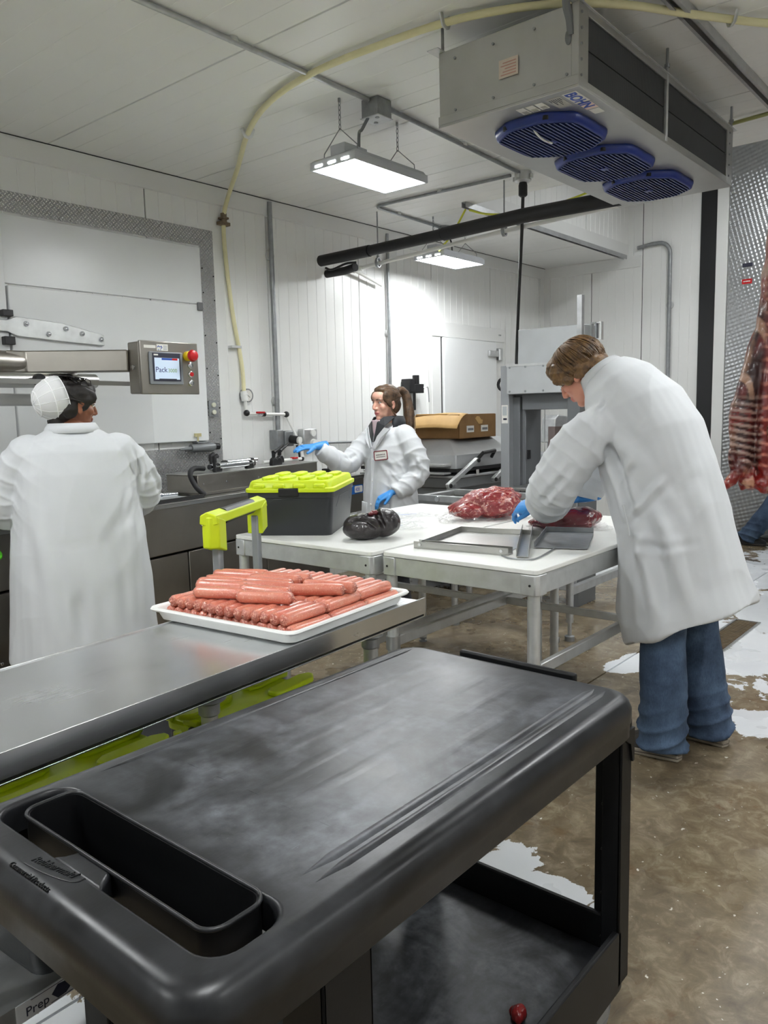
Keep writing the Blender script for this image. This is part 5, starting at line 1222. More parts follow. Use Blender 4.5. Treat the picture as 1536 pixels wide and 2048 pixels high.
def head_matrix(c, yaw_=0, pitch=0, roll=0, k=1.0):
    return Matrix.Translation(c) @ Matrix.Scale(k, 4) @ Matrix.Rotation(yaw_, 4, 'Z') @ Matrix.Rotation(pitch, 4, 'Y') @ Matrix.Rotation(roll, 4, 'X')
def strands(mb, roots, r=.0016, n=4):
    for pts in roots: mb.tube(bez(pts, 3), [r*(.6+.4*math.sin(PI*min(1, .15+.85*i/max(1, len(pts)*3-3)))) for i in range(len(pts)*3-2)], n)
def hair_from(mb, parent, material, vox=.004, seed=1, amp=.0035, stretch=(60, 60, 60), extra=None, name='hair'):
    m = organic(mb, vox, 3); v, n = vn(m)
    setv(m, v+n*(npnoise(v*np.array(stretch)/60., 150, seed, 3)*amp)[:, None]); m.shade_smooth()
    if extra is not None:
        k = MB(); k.v = [Vector(x) for x in vn(m)[0]]; k.f = [tuple(p.vertices) for p in m.polygons]; k.add(extra.v, extra.f); m2 = k.mesh(name, 180); bpy.data.meshes.remove(m); m = m2
    return place(name, m, material, parent)
def body_core(root, joints, M, skin, fem=False):
    """one continuous skin surface: head, neck, trunk, arms and legs under the clothes"""
    J = joints; mb = MB(); head_shapes(mb, M, fem)
    nk = .048 if fem else .060
    limb(mb, [M @ Vector((-.028, 0, -.04)), M @ Vector((-.032, 0, -.10)), J['neck']], [nk*1.0, nk*.95, nk*1.15], 18, 3)
    limb(mb, [J['neck'], J['chest'], J['pelvis']], [.075, .12, .115], 20, 3)
    for s in ('l', 'r'):
        limb(mb, [J['neck'].lerp(J['chest'], .25), J['sh_'+s].lerp(J['chest'], .18)], [.05, .04], 12, 2)
        limb(mb, [J['sh_'+s].lerp(J['chest'], .18), J['el_'+s], J['el_'+s].lerp(J['wr_'+s], .72)], [.040, .038, .028], 14, 4)
        limb(mb, [J['hip_'+s], J['kn_'+s], J['an_'+s]], [.082, .056, .038], 14, 4)
    m = organic(mb, .0045, 2); head_tone(m, M); m.shade_smooth()
    b = place('body', m, skin, root); eyes(M, root); return b
def shoe(root, x, y, rz, sole=M_sole, up=M_shoe, L=.29):
    A = Matrix.Translation((x, y, 0)) @ Matrix.Rotation(rz, 4, 'Z')
    out = [(-.09, -.032), (-.10, 0), (-.09, .032), (-.03, .037), (.06, .044), (.13, .046), (.17, .038), (.19, .012), (.19, -.012), (.17, -.036), (.12, -.043), (.05, -.038), (-.03, -.034)]
    k = L/.29; out = [(a*k, b) for a, b in out]
    s = MB(A).prism(out, 0, .032).build('shoe', sole, root, bevel=.006, seg=2)
    u = MB(A); u.loft([[Vector((a*k1+ox, b*k2, z)) for a, b in out] for k1, k2, ox, z in ((.97, .95, 0, .030), (.95, .92, 0, .055), (.72, .80, -.03, .085), (.46, .72, -.052, .112))]); u.build('shoe_upper', up, s, smooth=60, bevel=.003)
    g_ = MB(A).tube([Vector((a*1.005, b*1.02, .017)) for a, b in out+out[:1]], .0025, 5); g_.build('sole_line', mat('sole_dark', rgb(96, 88, 78), .6), s)
    return s
def trousers(root, J, material, thigh=.105, knee=.088, hem=.090, hz=.065, crumple=1.0, seed=2):
    mb = MB()
    torso(mb, [(J['pelvis'].x, J['pelvis'].y, J['pelvis'].z-.10, .12, .16, 0), (J['pelvis'].x, J['pelvis'].y, J['pelvis'].z+.06, .12, .165, 0)], 24)
    for s in ('l', 'r'):
        h, k_, a = J['hip_'+s], J['kn_'+s], J['an_'+s]; e = Vector((a.x-.01, a.y, hz))
        P = bez([h, k_, e], 8); rr = np.interp(np.linspace(0, 1, len(P)), [0, .5, 1], [thigh, knee, hem]); mb.tube(P, list(rr), 22)
    m = organic(mb, .007, 4); v, n = vn(m)
    w = np.clip((.34-v[:, 2])/.28, 0, 1); ring = (np.clip(1-np.abs(np.sin(v[:, 2]*46+v[:, 0]*14+v[:, 1]*9+1.5*npnoise(v, 8, seed))), 0, 1)**1.5-.3)*.014*w*crumple
    long_ = np.clip(1-np.abs(npnoise(v*np.array([1, 1, .3]), 24, seed+5, 2))*1.6, 0, 1)**2*.005
    setv(m, v+n*(ring+long_+npnoise(v, 26, seed+1)*.004)[:, None]); m.shade_smooth()
    return place('jeans' if material is M_denim else 'trousers', m, material, root)
def coat(root, rings, sleeves, fold, seed, collar=None, vox=.0062, amp=.005, extra=None):
    mb = MB(); torso(mb, rings)
    for pts, rs in sleeves:
        P = bez(pts, 6); rr = np.interp(np.linspace(0, 1, len(P)), np.linspace(0, 1, len(rs)), rs); mb.tube(P, list(rr), 22); mb.ball(P[0], float(rr[0]), 18, 12)
    if extra: extra(mb)
    m = organic(mb, vox, 9); v, n = vn(m)
    skirt = np.clip((1.0-v[:, 2])/.6, 0, 1); ang = np.arctan2(v[:, 1], v[:, 0]+1e-6)
    flute = skirt*.010*np.sin(ang*7+seed+1.8*npnoise(v, 3, seed))
    def ridge(sc, sd, st): return np.clip(1-np.abs(npnoise(v*np.array(st), sc, sd, 2))*1.5, 0, 1)**2
    d = npnoise(v*np.array([1, 1, .45]), 13, seed)*amp+flute+(ridge(9, seed+1, (1, 1, .45))+ridge(14, seed+2, (1, .7, .8)))*amp*.9
    for pts, rs in sleeves:           # creases gathered round the elbow and along the sleeve
        for i in range(1, len(pts)-1):
            q = np.array(pts[i]); dist = np.linalg.norm(v-q, axis=1); ax = np.array(pts[i+1])-np.array(pts[i-1]); ax /= np.linalg.norm(ax)
            al = (v-q) @ ax; w = np.exp(-(dist/.15)**2)
            sk = (v-q) @ np.array([.5, .3, -.6])
            d += w*.011*(np.clip(1-np.abs(np.sin(al*30+sk*16+npnoise(v, 9, seed+7+i)*1.6)), 0, 1)**1.6-.3)
    n2 = n.copy(); setv(m, v+n2*d[:, None]); folds(m, fold); m.shade_smooth()
    return place('lab_coat', m, M_coat, root)
def collar_band(root, c, ax, r, h, lean, material=M_coat, gap=70, name='collar', n=22, flare=.012):
    """stand-and-fall collar: a band round the neck open at the front"""
    M = frameM(c, ax, (0, 0, 1)); mb = MB(); pts = []
    for j, (k, z) in enumerate(((1.0, -.01), (.98, h*.6), (1.0, h), (1.10, h*.98), (1.22, h*.45), (1.34, h*.02-.012))):
        pts.append([M @ Vector((r[0]*k*math.cos(a)+lean*z, r[1]*k*math.sin(a), z-(.02 if abs(a-PI) > 1.9 and j > 3 else 0))) for a in [R(gap/2)+(2*PI-R(gap))*i/n for i in range(n+1)]])
    mb.loft(pts, caps=False, close=False); return mb.build(name, material, root, smooth=180, solid=.004)

# ------------------------------------------------------------ man bending over the table
man = thing('person', 'person with brown hair in white coat and jeans bending over meat', 'person', (3.33, 1.135, 0), R(90))
Mh = head_matrix((.50, .0, 1.640), R(4), R(40), 0, 1.1)
J = dict(neck=V3(.39, 0, 1.56), chest=V3(.24, 0, 1.36), pelvis=V3(.06, 0, .98), sh_l=V3(.31, .19, 1.46), el_l=V3(.49, .24, 1.18), wr_l=V3(.62, .10, 1.04), sh_r=V3(.33, -.19, 1.47), el_r=V3(.53, -.26, 1.2), wr_r=V3(.60, -.24, 1.05),
         hip_l=V3(.05, .11, .93), kn_l=V3(.05, .125, .50), an_l=V3(.05, .125, .09), hip_r=V3(.05, -.11, .93), kn_r=V3(.0, -.14, .50), an_r=V3(-.06, -.15, .09))
body_core(man, J, Mh, M_skin_c)
mb = MB(); A3 = Mh.to_3x3()
def HB(c, r): mb.ball(Mh @ Vector(c), r, 18, 12, A3)
HB((-.022, 0, .042), (.108, .092, .096)); HB((.035, 0, .078), (.075, .074, .052)); HB((-.07, 0, -.02), (.060, .078, .075)); HB((-.075, 0, -.075), (.042, .062, .045))
for s in (-1, 1): HB((.035, s*.070, .035), (.055, .022, .050)); HB((.03, s*.076, -.002), (.028, .014, .030)); HB((-.035, s*.078, -.005), (.04, .018, .045))
ex = MB(); rs_ = random.Random(3); roots = []
for k in range(460):
    a = rs_.uniform(-PI, PI); e = rs_.uniform(.05, 1.45)
    d0 = Vector((math.cos(a)*math.cos(e), math.sin(a)*math.cos(e), math.sin(e))); 
    dn = Vector((math.cos(a), math.sin(a), -.35)).normalized()
    sc3 = Vector((.112, .096, .098)); p0_ = Vector((-.022+d0.x*sc3.x, d0.y*sc3.y, .042+d0.z*sc3.z))
    e2 = max(e-.55, -.35); d1 = Vector((math.cos(a+.12)*math.cos(e2), math.sin(a+.12)*math.cos(e2), math.sin(e2))); p1_ = Vector((-.022+d1.x*.116, d1.y*.100, .042+d1.z*.102))
    e3 = max(e-1.0, -.62); d2 = Vector((math.cos(a+.2)*math.cos(e3), math.sin(a+.2)*math.cos(e3), math.sin(e3))); p2_ = Vector((-.022+d2.x*.119, d2.y*.101, .040+d2.z*.104))
    if p2_.x > .075 and p2_.z < .03: continue
    roots.append([Mh @ p0_, Mh @ p1_, Mh @ p2_])
strands(ex, roots, .0034, 4)
hair_from(mb, man, M_hair_m, .004, 5, .0045, extra=ex)
rings = [(-.02, 0, .575, .275, .27, 24), (.02, 0, .70, .27, .262, 21), (.035, 0, .85, .243, .252, 18), (.065, 0, 1.0, .226, .245, 15), (.125, 0, 1.18, .228, .238, 15), (.18, 0, 1.36, .215, .245, 20), (.24, 0, 1.48, .195, .238, 28), (.315, 0, 1.575, .150, .190, 38), (.375, 0, 1.625, .105, .120, 48)]
sl_l = ([(.26, .145, 1.44), (.375, .235, 1.33), (.485, .245, 1.17), (.555, .18, 1.085), (.600, .115, 1.045)], [.098, .108, .104, .094, .080])
sl_r = ([(.27, -.145, 1.44), (.43, -.25, 1.34), (.535, -.265, 1.2), (.57, -.25, 1.12), (.59, -.24, 1.06)], [.105, .105, .10, .09, .075])
Fd = [([(.02, .26, .62), (.06, .26, .80), (.12, .25, .98)], .030, .016), ([(-.10, .22, .66), (-.03, .25, .90), (.05, .25, 1.10)], .03, .014), ([(.14, .25, 1.02), (.20, .25, 1.20), (.27, .23, 1.36)], .022, -.022), ([(.02, .24, 1.10), (.12, .25, 1.25), (.22, .22, 1.38)], .028, .016), ([(-.02, .20, 1.0), (.06, .24, 1.16), (.15, .24, 1.30)], .024, -.012),
      ([(.24, .24, .60), (.25, .24, .78), (.27, .22, .95)], .020, -.016), ([(.19, .25, .56), (.20, .26, .8)], .02, .013), ([(.30, .26, 1.42), (.36, .30, 1.34), (.40, .31, 1.26)], .02, .010), ([(.28, .20, 1.52), (.30, .28, 1.42), (.29, .30, 1.32)], .010, -.010), ([(-.16, .10, .70), (-.12, .12, .95), (-.06, .14, 1.2)], .04, .010)]
Fd = [(a_, w_, h_*1.45) for a_, w_, h_ in Fd]+[([(.36, .33, 1.26), (.44, .345, 1.16), (.52, .33, 1.08)], .014, -.014), ([(.33, .27, 1.44), (.42, .33, 1.30), (.50, .345, 1.2)], .018, .012), ([(.40, .20, 1.16), (.47, .16, 1.06), (.53, .12, 1.0)], .014, .012), ([(.0, .23, 1.22), (.10, .25, 1.10), (.22, .25, 1.0)], .016, .012), ([(-.10, .20, .95), (.02, .25, .92), (.14, .26, .94)], .016, -.010), ([(.13, .25, 1.30), (.20, .26, 1.18), (.26, .24, 1.02), (.28, .22, .88)], .015, .016), ([(-.05, .12, 1.25), (.02, .20, 1.12), (.10, .24, .95), (.14, .26, .78)], .022, .012)]
coat(man, rings, [sl_l, sl_r], Fd, 3, amp=.006)
collar_band(man, (.385, 0, 1.615), (.70, 0, -.60), (.090, .088), .040, -.1, gap=80)
MB().tube([(.150, .252, .965), (.165, .250, 1.03), (.182, .247, 1.09)], .004, 6).build('pocket_edge', M_coat, man)
trousers(man, J, M_denim, .105, .092, .098, .045, 1.2, 4)
shoe(man, .06, .125, R(4)); shoe(man, -.05, -.15, R(-6))
glove(man, frameM((.665, .085, 1.045), (.92, -.22, -.16), (-.05, .55, .85)) @ Matrix.Scale(1.25, 4), 'l', curl=(24, 34, 22), spread=1, thumb=16)
glove(man, frameM((.62, -.235, 1.045), (.90, .1, -.30), (.3, 0, 1)), 'r', curl=(28, 30, 18))

# ------------------------------------------------------------ woman standing behind the table
wo = thing('person', 'person with ponytail in white coat with chest patch reaching out one arm', 'person', (4.22, 3.50, 0), R(169))
Mh = head_matrix((.025, .0, 1.548), R(2), R(3))
J = dict(neck=V3(-.015, 0, 1.40), chest=V3(0, 0, 1.22), pelvis=V3(0, 0, .93), sh_l=V3(-.01, .165, 1.34), el_l=V3(-.05, .235, 1.09), wr_l=V3(.12, .15, .94), sh_r=V3(.0, -.165, 1.345), el_r=V3(.25, -.17, 1.14), wr_r=V3(.48, -.20, 1.265),
         hip_l=V3(0, .09, .9), kn_l=V3(.02, .10, .48), an_l=V3(0, .10, .09), hip_r=V3(0, -.09, .9), kn_r=V3(.02, -.10, .48), an_r=V3(0, -.10, .09))
body_core(wo, J, Mh, M_skin_a, True)
mb = MB(); A3 = Mh.to_3x3()
HB((-.022, 0, .040), (.101, .081, .090)); HB((.022, 0, .088), (.056, .058, .034)); HB((-.055, 0, -.01), (.06, .076, .075))
for s in (-1, 1): HB((.0, s*.062, .045), (.075, .022, .05)); HB((.012, s*.072, .015), (.04, .012, .045))
pt = [(-.105, .0, .075), (-.150, .01, .078), (-.178, .025, .03), (-.172, .045, -.06), (-.150, .07, -.15), (-.12, .085, -.225), (-.10, .09, -.27)]
mb.tube([Mh @ Vector(p) for p in bez(pt, 5)], list(np.interp(np.linspace(0, 1, 31), [0, .12, .35, .7, 1], [.020, .027, .034, .028, .008])), 14)
ex = MB(); rs_ = random.Random(5); roots = []
for k in range(260):
    a = rs_.uniform(-1.2, 1.2); e = rs_.uniform(-.1, 1.2); st_ = Vector((.07*math.cos(a), .085*math.sin(a)*1.0, .03+.09*math.sin(e)))
    y = rs_.uniform(-.082, .082); x = .07-abs(y)*.9+rs_.uniform(-.01, .01); z = .088-(abs(y)/.082)**2*.075+rs_.uniform(-.01, .008)
    roots.append([Mh @ Vector((x, y*1.0, z)), Mh @ Vector((x-.06, y*1.08, .118-(abs(y)/.085)**2*.085)), Mh @ Vector((-.09, y*.6, .10-(abs(y)/.085)**2*.05)), Mh @ Vector((-.125, y*.1, .075))])
for k in range(160):
    j = rs_.uniform(-.028, .028); q = rs_.uniform(-.028, .028); end = rs_.uniform(.75, 1)
    P = bez(pt, 3); P = P[:max(6, int(len(P)*end))]; roots.append([Mh @ (p+Vector((q*(.5+.8*i/len(P)), j*(.5+.9*i/len(P)), 0))) for i, p in enumerate(P)][::2])
for s, off in ((1, 0), (1, .006), (1, .012), (-1, 0)):
    roots.append([Mh @ Vector((.03-off, s*.083, .02)), Mh @ Vector((.025-off, s*.09, -.05)), Mh @ Vector((-.02-off, s*.095, -.11)), Mh @ Vector((-.055, s*.09, -.15))])
strands(ex, roots, .0024, 4)
hair_from(mb, wo, M_hair_w, .004, 8, .0025, extra=ex)
MB().tube([Mh @ (Vector((-.112, 0, .076))+Vector((.003, .021*math.cos(a*PI/6), .021*math.sin(a*PI/6)))) for a in range(13)], .0055, 8).build('hair_tie', M_dark, wo)
rings = [(0, 0, .395, .185, .225, 0), (0, 0, .55, .178, .222, 0), (0, 0, .75, .168, .215, 0), (0, 0, .93, .158, .205, 0), (0, 0, 1.08, .142, .19, 0), (0, 0, 1.22, .138, .192, 0), (-.005, 0, 1.32, .112, .180, 0), (-.012, 0, 1.375, .085, .13, -6), (-.018, 0, 1.41, .062, .075, -10)]
sl_r = ([(.0, -.145, 1.325), (.10, -.185, 1.235), (.245, -.18, 1.135), (.35, -.19, 1.185), (.455, -.197, 1.25)], [.080, .078, .076, .070, .052])
sl_l = ([(-.015, .145, 1.32), (-.045, .22, 1.20), (-.055, .245, 1.08), (.02, .21, .99), (.095, .165, .945)], [.080, .074, .068, .060, .050])
Fd = [([(.15, .05, .45), (.15, .05, .75), (.14, .04, 1.0)], .016, .010), ([(.12, .14, .5), (.12, .15, .8), (.10, .16, 1.1)], .02, .012), ([(.14, -.09, .5), (.14, -.10, .8), (.12, -.10, 1.1)], .02, -.012), ([(.10, -.12, 1.02), (.12, -.06, 1.14), (.12, .0, 1.22)], .018, .010), ([(.05, .17, 1.0), (.11, .12, 1.12), (.12, .05, 1.2)], .018, -.010), ([(.12, -.22, 1.2), (.16, -.25, 1.15), (.22, -.25, 1.10)], .016, .012), ([(.2, -.12, 1.20), (.26, -.12, 1.17), (.3, -.12, 1.20)], .014, -.012), ([(.0, .29, 1.2), (-.02, .31, 1.1), (.0, .30, 1.02)], .014, .012)]
coat(wo, rings, [sl_r, sl_l], Fd, 11, amp=.004, vox=.007)
# front opening: pink shirt, dark jacket collar, white lapels, buttons, placket, pocket, chest patch
MB().prism([(-.045, 1.435), (.045, 1.435), (.030, 1.36), (.0, 1.285), (-.030, 1.36)], .100, .118, 'yz').build('shirt_front', M_shirt, wo, bevel=.004)
limb_mb = MB(); limb_mb.tube([(-.03, 0, 1.36), (-.012, 0, 1.40), (-.004, 0, 1.437)], [.085, .066, .058], 20); limb_mb.build('shirt_neck', M_shirt, wo, smooth=60)
for s in (-1, 1):
    q = MB().add([(.085, s*.052, 1.455), (.125, s*.030, 1.42), (.142, s*.006, 1.285), (.132, s*.040, 1.32), (.105, s*.088, 1.395), (.05, s*.096, 1.435), (.0, s*.085, 1.462)], [(0, 1, 2, 3, 4), (0, 4, 5, 6)])
    q.build('jacket_lapel', M_jacket, wo, smooth=None, solid=.006)
    q = MB().add([(.112, s*.090, 1.385), (.138, s*.042, 1.325), (.150, s*.004, 1.25), (.146, s*.03, 1.24), (.142, s*.085, 1.315), (.09, s*.125, 1.375)], [(0, 1, 2, 3, 4, 5)])
    q.build('coat_lapel', M_coat, wo, smooth=None, solid=.006)
collar_band(wo, (-.015, 0, 1.405), (1, 0, .05), (.078, .090), .055, -.05, M_jacket, gap=110, name='jacket_collar')
MB().tube([(.148, .0, 1.24), (.150, .0, 1.1), (.166, .0, .9), (.180, 0, .6), (.190, 0, .41)], .008, 8, flat=1.6).build('placket', M_coat, wo)
for z, x in ((1.17, .153), (1.02, .160), (.86, .177), (.70, .186)): MB().lathe([(.0001, 0), (.008, 0), (.008, .004), (.0001, .005)], 10, (x, .005, z), 'x').build('button', M_white_pl, wo)
def cx_(y, z): hd, hw = np.interp(z, [.55, .75, .93], [.178, .168, .158]), np.interp(z, [.55, .75, .93], [.222, .215, .205]); return float(hd*(1-min(.97, (abs(y)/hw)**2.3))**(1/2.3)+.008)
for s in (-1, 1): MB().loft([[Vector((cx_(y, z), s*y, z)) for y in (.05, .08, .11, .135, .16)] for z in (.70, .76, .82, .87)], caps=False, close=False).build('coat_pocket', M_coat, wo, smooth=60, solid=.008, bevel=.004)
PM = Matrix.Translation((.131, .078, 1.198)) @ Matrix.Rotation(R(22), 4, 'Z') @ Matrix.Rotation(R(6), 4, 'X') @ Matrix.Rotation(R(-2), 4, 'Y')
pa = MB(PM).prism(rrect(-.052, .052, -.032, .032, .008, 3), .0, .012, 'yz').build('chest_patch', M_label, wo)
MB(PM).frame(rrect(-.053, .053, -.033, .033, .008, 3), rrect(-.047, .047, -.027, .027, .005, 3), .0115, .0140, 'yz').build('patch_border', mat('patch_red', rgb(120, 42, 52), .7), pa)
lt = MB(); text_mb(lt, '--------', .02, PM @ basis((.0125, -.036, .002), (0, 1, 0), (0, 0, 1)), .0004) if False else [lt.box(.0121, .0130, -.036+k*.0105, -.030+k*.0105, .000, .009, PM) for k in range(7)]
lt.box(.0121, .0130, -.036, .034, -.012, -.008, PM); lt.build('patch_stitching', mat('patch_ink', rgb(86, 78, 84), .7), pa)
trousers(wo, J, M_dpants, .085, .065, .068, .05, .6, 9)
shoe(wo, .0, .10, 0, M_shoe_d, M_shoe_d, .25); shoe(wo, .0, -.10, 0, M_shoe_d, M_shoe_d, .25)
glove(wo, frameM((.495, -.205, 1.272), (.93, -.12, -.16), (.2, .55, .95)), 'r', curl=(10, 12, 8), spread=3, thumb=-38) if False else None
m = hand_mesh(frameM((.492, -.202, 1.268), (.97, -.10, -.02), (.10, .30, 1.0)) @ Matrix.Scale(.92, 4) @ Matrix.Diagonal((1, -1, 1, 1)) @ Matrix.Diagonal((1, -1, 1, 1)), 'r', curl=(8, 12, 8), spread=3, thumb=30); m.shade_smooth(); place('glove', m, M_glove, wo)
m = hand_mesh(frameM((.12, .150, .945), (.72, -.45, -.42), (.4, .1, .9)) @ Matrix.Scale(.92, 4), 'l', curl=(20, 24, 14)); m.shade_smooth(); place('glove', m, M_glove, wo)

# ------------------------------------------------------------ woman at the packing machine, back to us
lw = thing('person', 'person in long white coat with hair net, back turned, at the packing machine', 'person', (1.955, 3.60, 0), R(64))
Mh = head_matrix((.045, -.02, 1.558), R(-72), R(8), R(4))
J = dict(neck=V3(.03, 0, 1.42), chest=V3(.02, 0, 1.22), pelvis=V3(0, 0, .93), sh_l=V3(.03, .21, 1.345), el_l=V3(.07, .30, 1.10), wr_l=V3(.27, .20, 1.06), sh_r=V3(.03, -.21, 1.345), el_r=V3(.07, -.30, 1.10), wr_r=V3(.27, -.18, 1.06),
         hip_l=V3(0, .11, .9), kn_l=V3(.01, .11, .48), an_l=V3(0, .11, .09), hip_r=V3(0, -.11, .9), kn_r=V3(.01, -.11, .48), an_r=V3(0, -.11, .09))
body_core(lw, J, Mh, M_skin_b, True)
mb = MB(); A3 = Mh.to_3x3()
HB((-.024, 0, .040), (.104, .085, .092)); HB((.030, 0, .082), (.062, .064, .036)); HB((-.065, 0, -.03), (.06, .075, .075)); HB((-.105, 0, -.02), (.055, .06, .055)); HB((-.08, .0, -.09), (.04, .05, .04))
for s in (-1, 1): HB((.010, s*.066, .045), (.07, .020, .05)); HB((-.045, s*.070, -.02), (.04, .02, .05)); HB((.018, s*.070, .012), (.03, .012, .04))
ex = MB(); rs_ = random.Random(9); roots = []
for k in range(240):
    y = rs_.uniform(-.085, .085); x = .075-abs(y)*.8+rs_.uniform(-.012, .01); z = .085-(abs(y)/.085)**2*.075+rs_.uniform(-.01, .01)
    roots.append([Mh @ Vector((x, y, z)), Mh @ Vector((x-.07, y*1.08, .122-(abs(y)/.085)**2*.10)), Mh @ Vector((-.10, y*.8, .06-(abs(y)/.085)**2*.05)), Mh @ Vector((-.15, y*.3, -.02))])
for k in range(60): roots.append([Mh @ Vector((.06-.1*rs_.random(), rs_.uniform(-.08, .08), .10)), Mh @ Vector((.02-.1*rs_.random(), rs_.uniform(-.09, .09), .13)), Mh @ Vector((-.03-.1*rs_.random(), rs_.uniform(-.08, .08), .125))])
strands(ex, roots, .0021, 4)
hair_from(mb, lw, M_hair_b, .004, 12, .003, extra=ex)
# hair net: soft cap at the back of the head with seams
t = NT('hair_net'); t.set(Base_Color=rgb(236, 237, 238), Roughness=.7); tb = t.n('ShaderNodeBsdfTransparent'); mx = t.n('ShaderNodeMixShader'); mx.inputs[0].default_value = .72; t.l(tb.outputs[0], mx.inputs[1]); t.l(t.b.outputs[0], mx.inputs[2]); t.l(mx.outputs[0], t.t.nodes['Material Output'].inputs['Surface']); M_net = t.m
NM = Mh @ Matrix.Translation((-.105, 0, .010)) @ Matrix.Rotation(R(-22), 4, 'Y')
mb = MB(NM); prof = [(.098, .045), (.099, .02), (.092, -.015), (.078, -.05), (.055, -.078), (.028, -.090), (.006, -.093)]
mb.loft([[Vector((z, r_*math.cos(a*PI/18)*(.92), r_*math.sin(a*PI/18)*1.08)) for a in range(36)] for r_, z in prof], caps=False)
cap = mb.build('hair_net', M_net, lw, smooth=180, solid=.0015)
M_netrib = cloth_mat('net_seam', rgb(244, 245, 246))
for a in range(0, 36, 3):
    MB(NM).tube([Vector((z, r_*1.006*math.cos(a*PI/18)*.92, r_*1.006*math.sin(a*PI/18)*1.08)) for r_, z in prof], .0016, 5).build('net_seam', M_netrib, cap)
for r_, z in (prof[0], prof[2], prof[4]):
    MB(NM).tube([Vector((z, r_*1.006*math.cos(a*PI/18)*.92, r_*1.006*math.sin(a*PI/18)*1.08)) for a in range(37)], .0024, 5, caps=False).build('net_band', M_netrib, cap)
rings = [(.0, 0, .34, .26, .345, 0), (.0, 0, .50, .25, .335, 0), (.0, 0, .70, .235, .325, 0), (.0, 0, .90, .215, .305, 0), (.0, 0, 1.08, .195, .285, 2), (.005, 0, 1.22, .175, .272, 4), (.012, 0, 1.32, .150, .255, 6), (.02, 0, 1.385, .120, .205, 8), (.025, 0, 1.43, .090, .130, 10), (.03, 0, 1.455, .075, .095, 10)]
sl_r = ([(.02, -.20, 1.32), (.045, -.275, 1.22), (.075, -.305, 1.10), (.17, -.25, 1.07), (.25, -.19, 1.065)], [.100, .098, .094, .080, .062])
sl_l = ([(.02, .20, 1.32), (.045, .275, 1.22), (.075, .315, 1.08), (.17, .27, 1.05), (.25, .20, 1.06)], [.100, .098, .096, .082, .062])
Fd = [([(-.23, -.12, .45), (-.20, -.10, .75), (-.16, -.05, 1.0)], .03, .010), ([(-.22, .14, .42), (-.20, .15, .75), (-.15, .18, 1.05)], .035, .010), ([(-.16, -.22, .5), (-.14, -.22, .8), (-.10, -.25, 1.08)], .022, -.018), ([(-.24, .02, .45), (-.22, .03, .7)], .03, -.010), ([(-.10, -.24, 1.02), (-.15, -.12, .98), (-.17, .02, .97)], .018, .005),
      ([(-.17, .16, .92), (-.20, .05, .90), (-.20, -.10, .93)], .012, .004), ([(-.12, -.25, 1.16), (-.14, -.19, 1.02), (-.19, -.08, .88)], .016, .009), ([(.0, -.36, 1.26), (.02, -.39, 1.18), (.05, -.39, 1.1)], .016, .010), ([(-.05, -.28, 1.34), (-.06, -.30, 1.22), (-.06, -.28, 1.10)], .014, -.012)]
Fd = [(a_, w_, h_*1.4) for a_, w_, h_ in Fd]
coat(lw, rings, [sl_r, sl_l], Fd, 21, amp=.006)
collar_band(lw, (.03, 0, 1.435), (1, 0, .0), (.088, .098), .034, .15, gap=60)
trousers(lw, J, M_dpants, .105, .085, .085, .05, .6, 14)
shoe(lw, .0, .11, 0, M_shoe_d, M_shoe_d, .26); shoe(lw, .0, -.11, 0, M_shoe_d, M_shoe_d, .26)
glove(lw, frameM((.285, -.165, 1.065), (.95, .25, -.1), (.1, -.2, 1)), 'r'); glove(lw, frameM((.285, .18, 1.06), (.95, -.25, -.1), (.1, .2, 1)), 'l')

# ------------------------------------------------------------ person half hidden behind the carcass
fp = thing('person', 'person in blue jeans walking behind the hanging carcass, mostly hidden', 'person', (8.68, 1.93, 0), R(-92))
Mh = head_matrix((.06, 0, 1.62), 0, R(5))
J = dict(neck=V3(.02, 0, 1.47), chest=V3(.02, 0, 1.28), pelvis=V3(0, 0, .95), sh_l=V3(.02, .19, 1.42), el_l=V3(.10, .24, 1.14), wr_l=V3(.28, .20, 1.0), sh_r=V3(.02, -.19, 1.42), el_r=V3(.10, -.24, 1.14), wr_r=V3(.28, -.2, 1.0),
         hip_l=V3(-.02, .10, .92), kn_l=V3(-.17, .11, .50), an_l=V3(-.46, .11, .10), hip_r=V3(.02, -.10, .92), kn_r=V3(.2, -.11, .50), an_r=V3(.24, -.11, .10))
body_core(fp, J, Mh, M_skin_c)
mb = MB(); A3 = Mh.to_3x3(); HB((-.02, 0, .045), (.105, .085, .09)); HB((-.06, 0, -.02), (.055, .075, .06)); hair_from(mb, fp, M_hair_m, .006, 3, .003)
coat(fp, [(0, 0, 1.0, .15, .20, 0), (0, 0, 1.15, .145, .2, 0), (0, 0, 1.3, .15, .215, 0), (0, 0, 1.4, .12, .20, 0), (0, 0, 1.46, .08, .10, 0)], [([(.02, .18, 1.4), (.10, .24, 1.15), (.26, .2, 1.02)], [.085, .08, .06]), ([(.02, -.18, 1.4), (.10, -.24, 1.15), (.26, -.2, 1.02)], [.085, .08, .06])], [], 31, amp=.004)
trousers(fp, J, M_denim, .11, .10, .095, .06, 1., 19)
shoe(fp, -.45, .11, 0, M_shoe_d, M_shoe_d); shoe(fp, .25, -.11, 0, M_shoe_d, M_shoe_d)
glove(fp, frameM(J['wr_l']+V3(.02, 0, -.02), (.6, 0, -.8), (.6, .3, .5)), 'l', vox=.005); glove(fp, frameM(J['wr_r']+V3(.02, 0, -.02), (.8, 0, -.5), (.5, -.3, .8)), 'r', vox=.005)
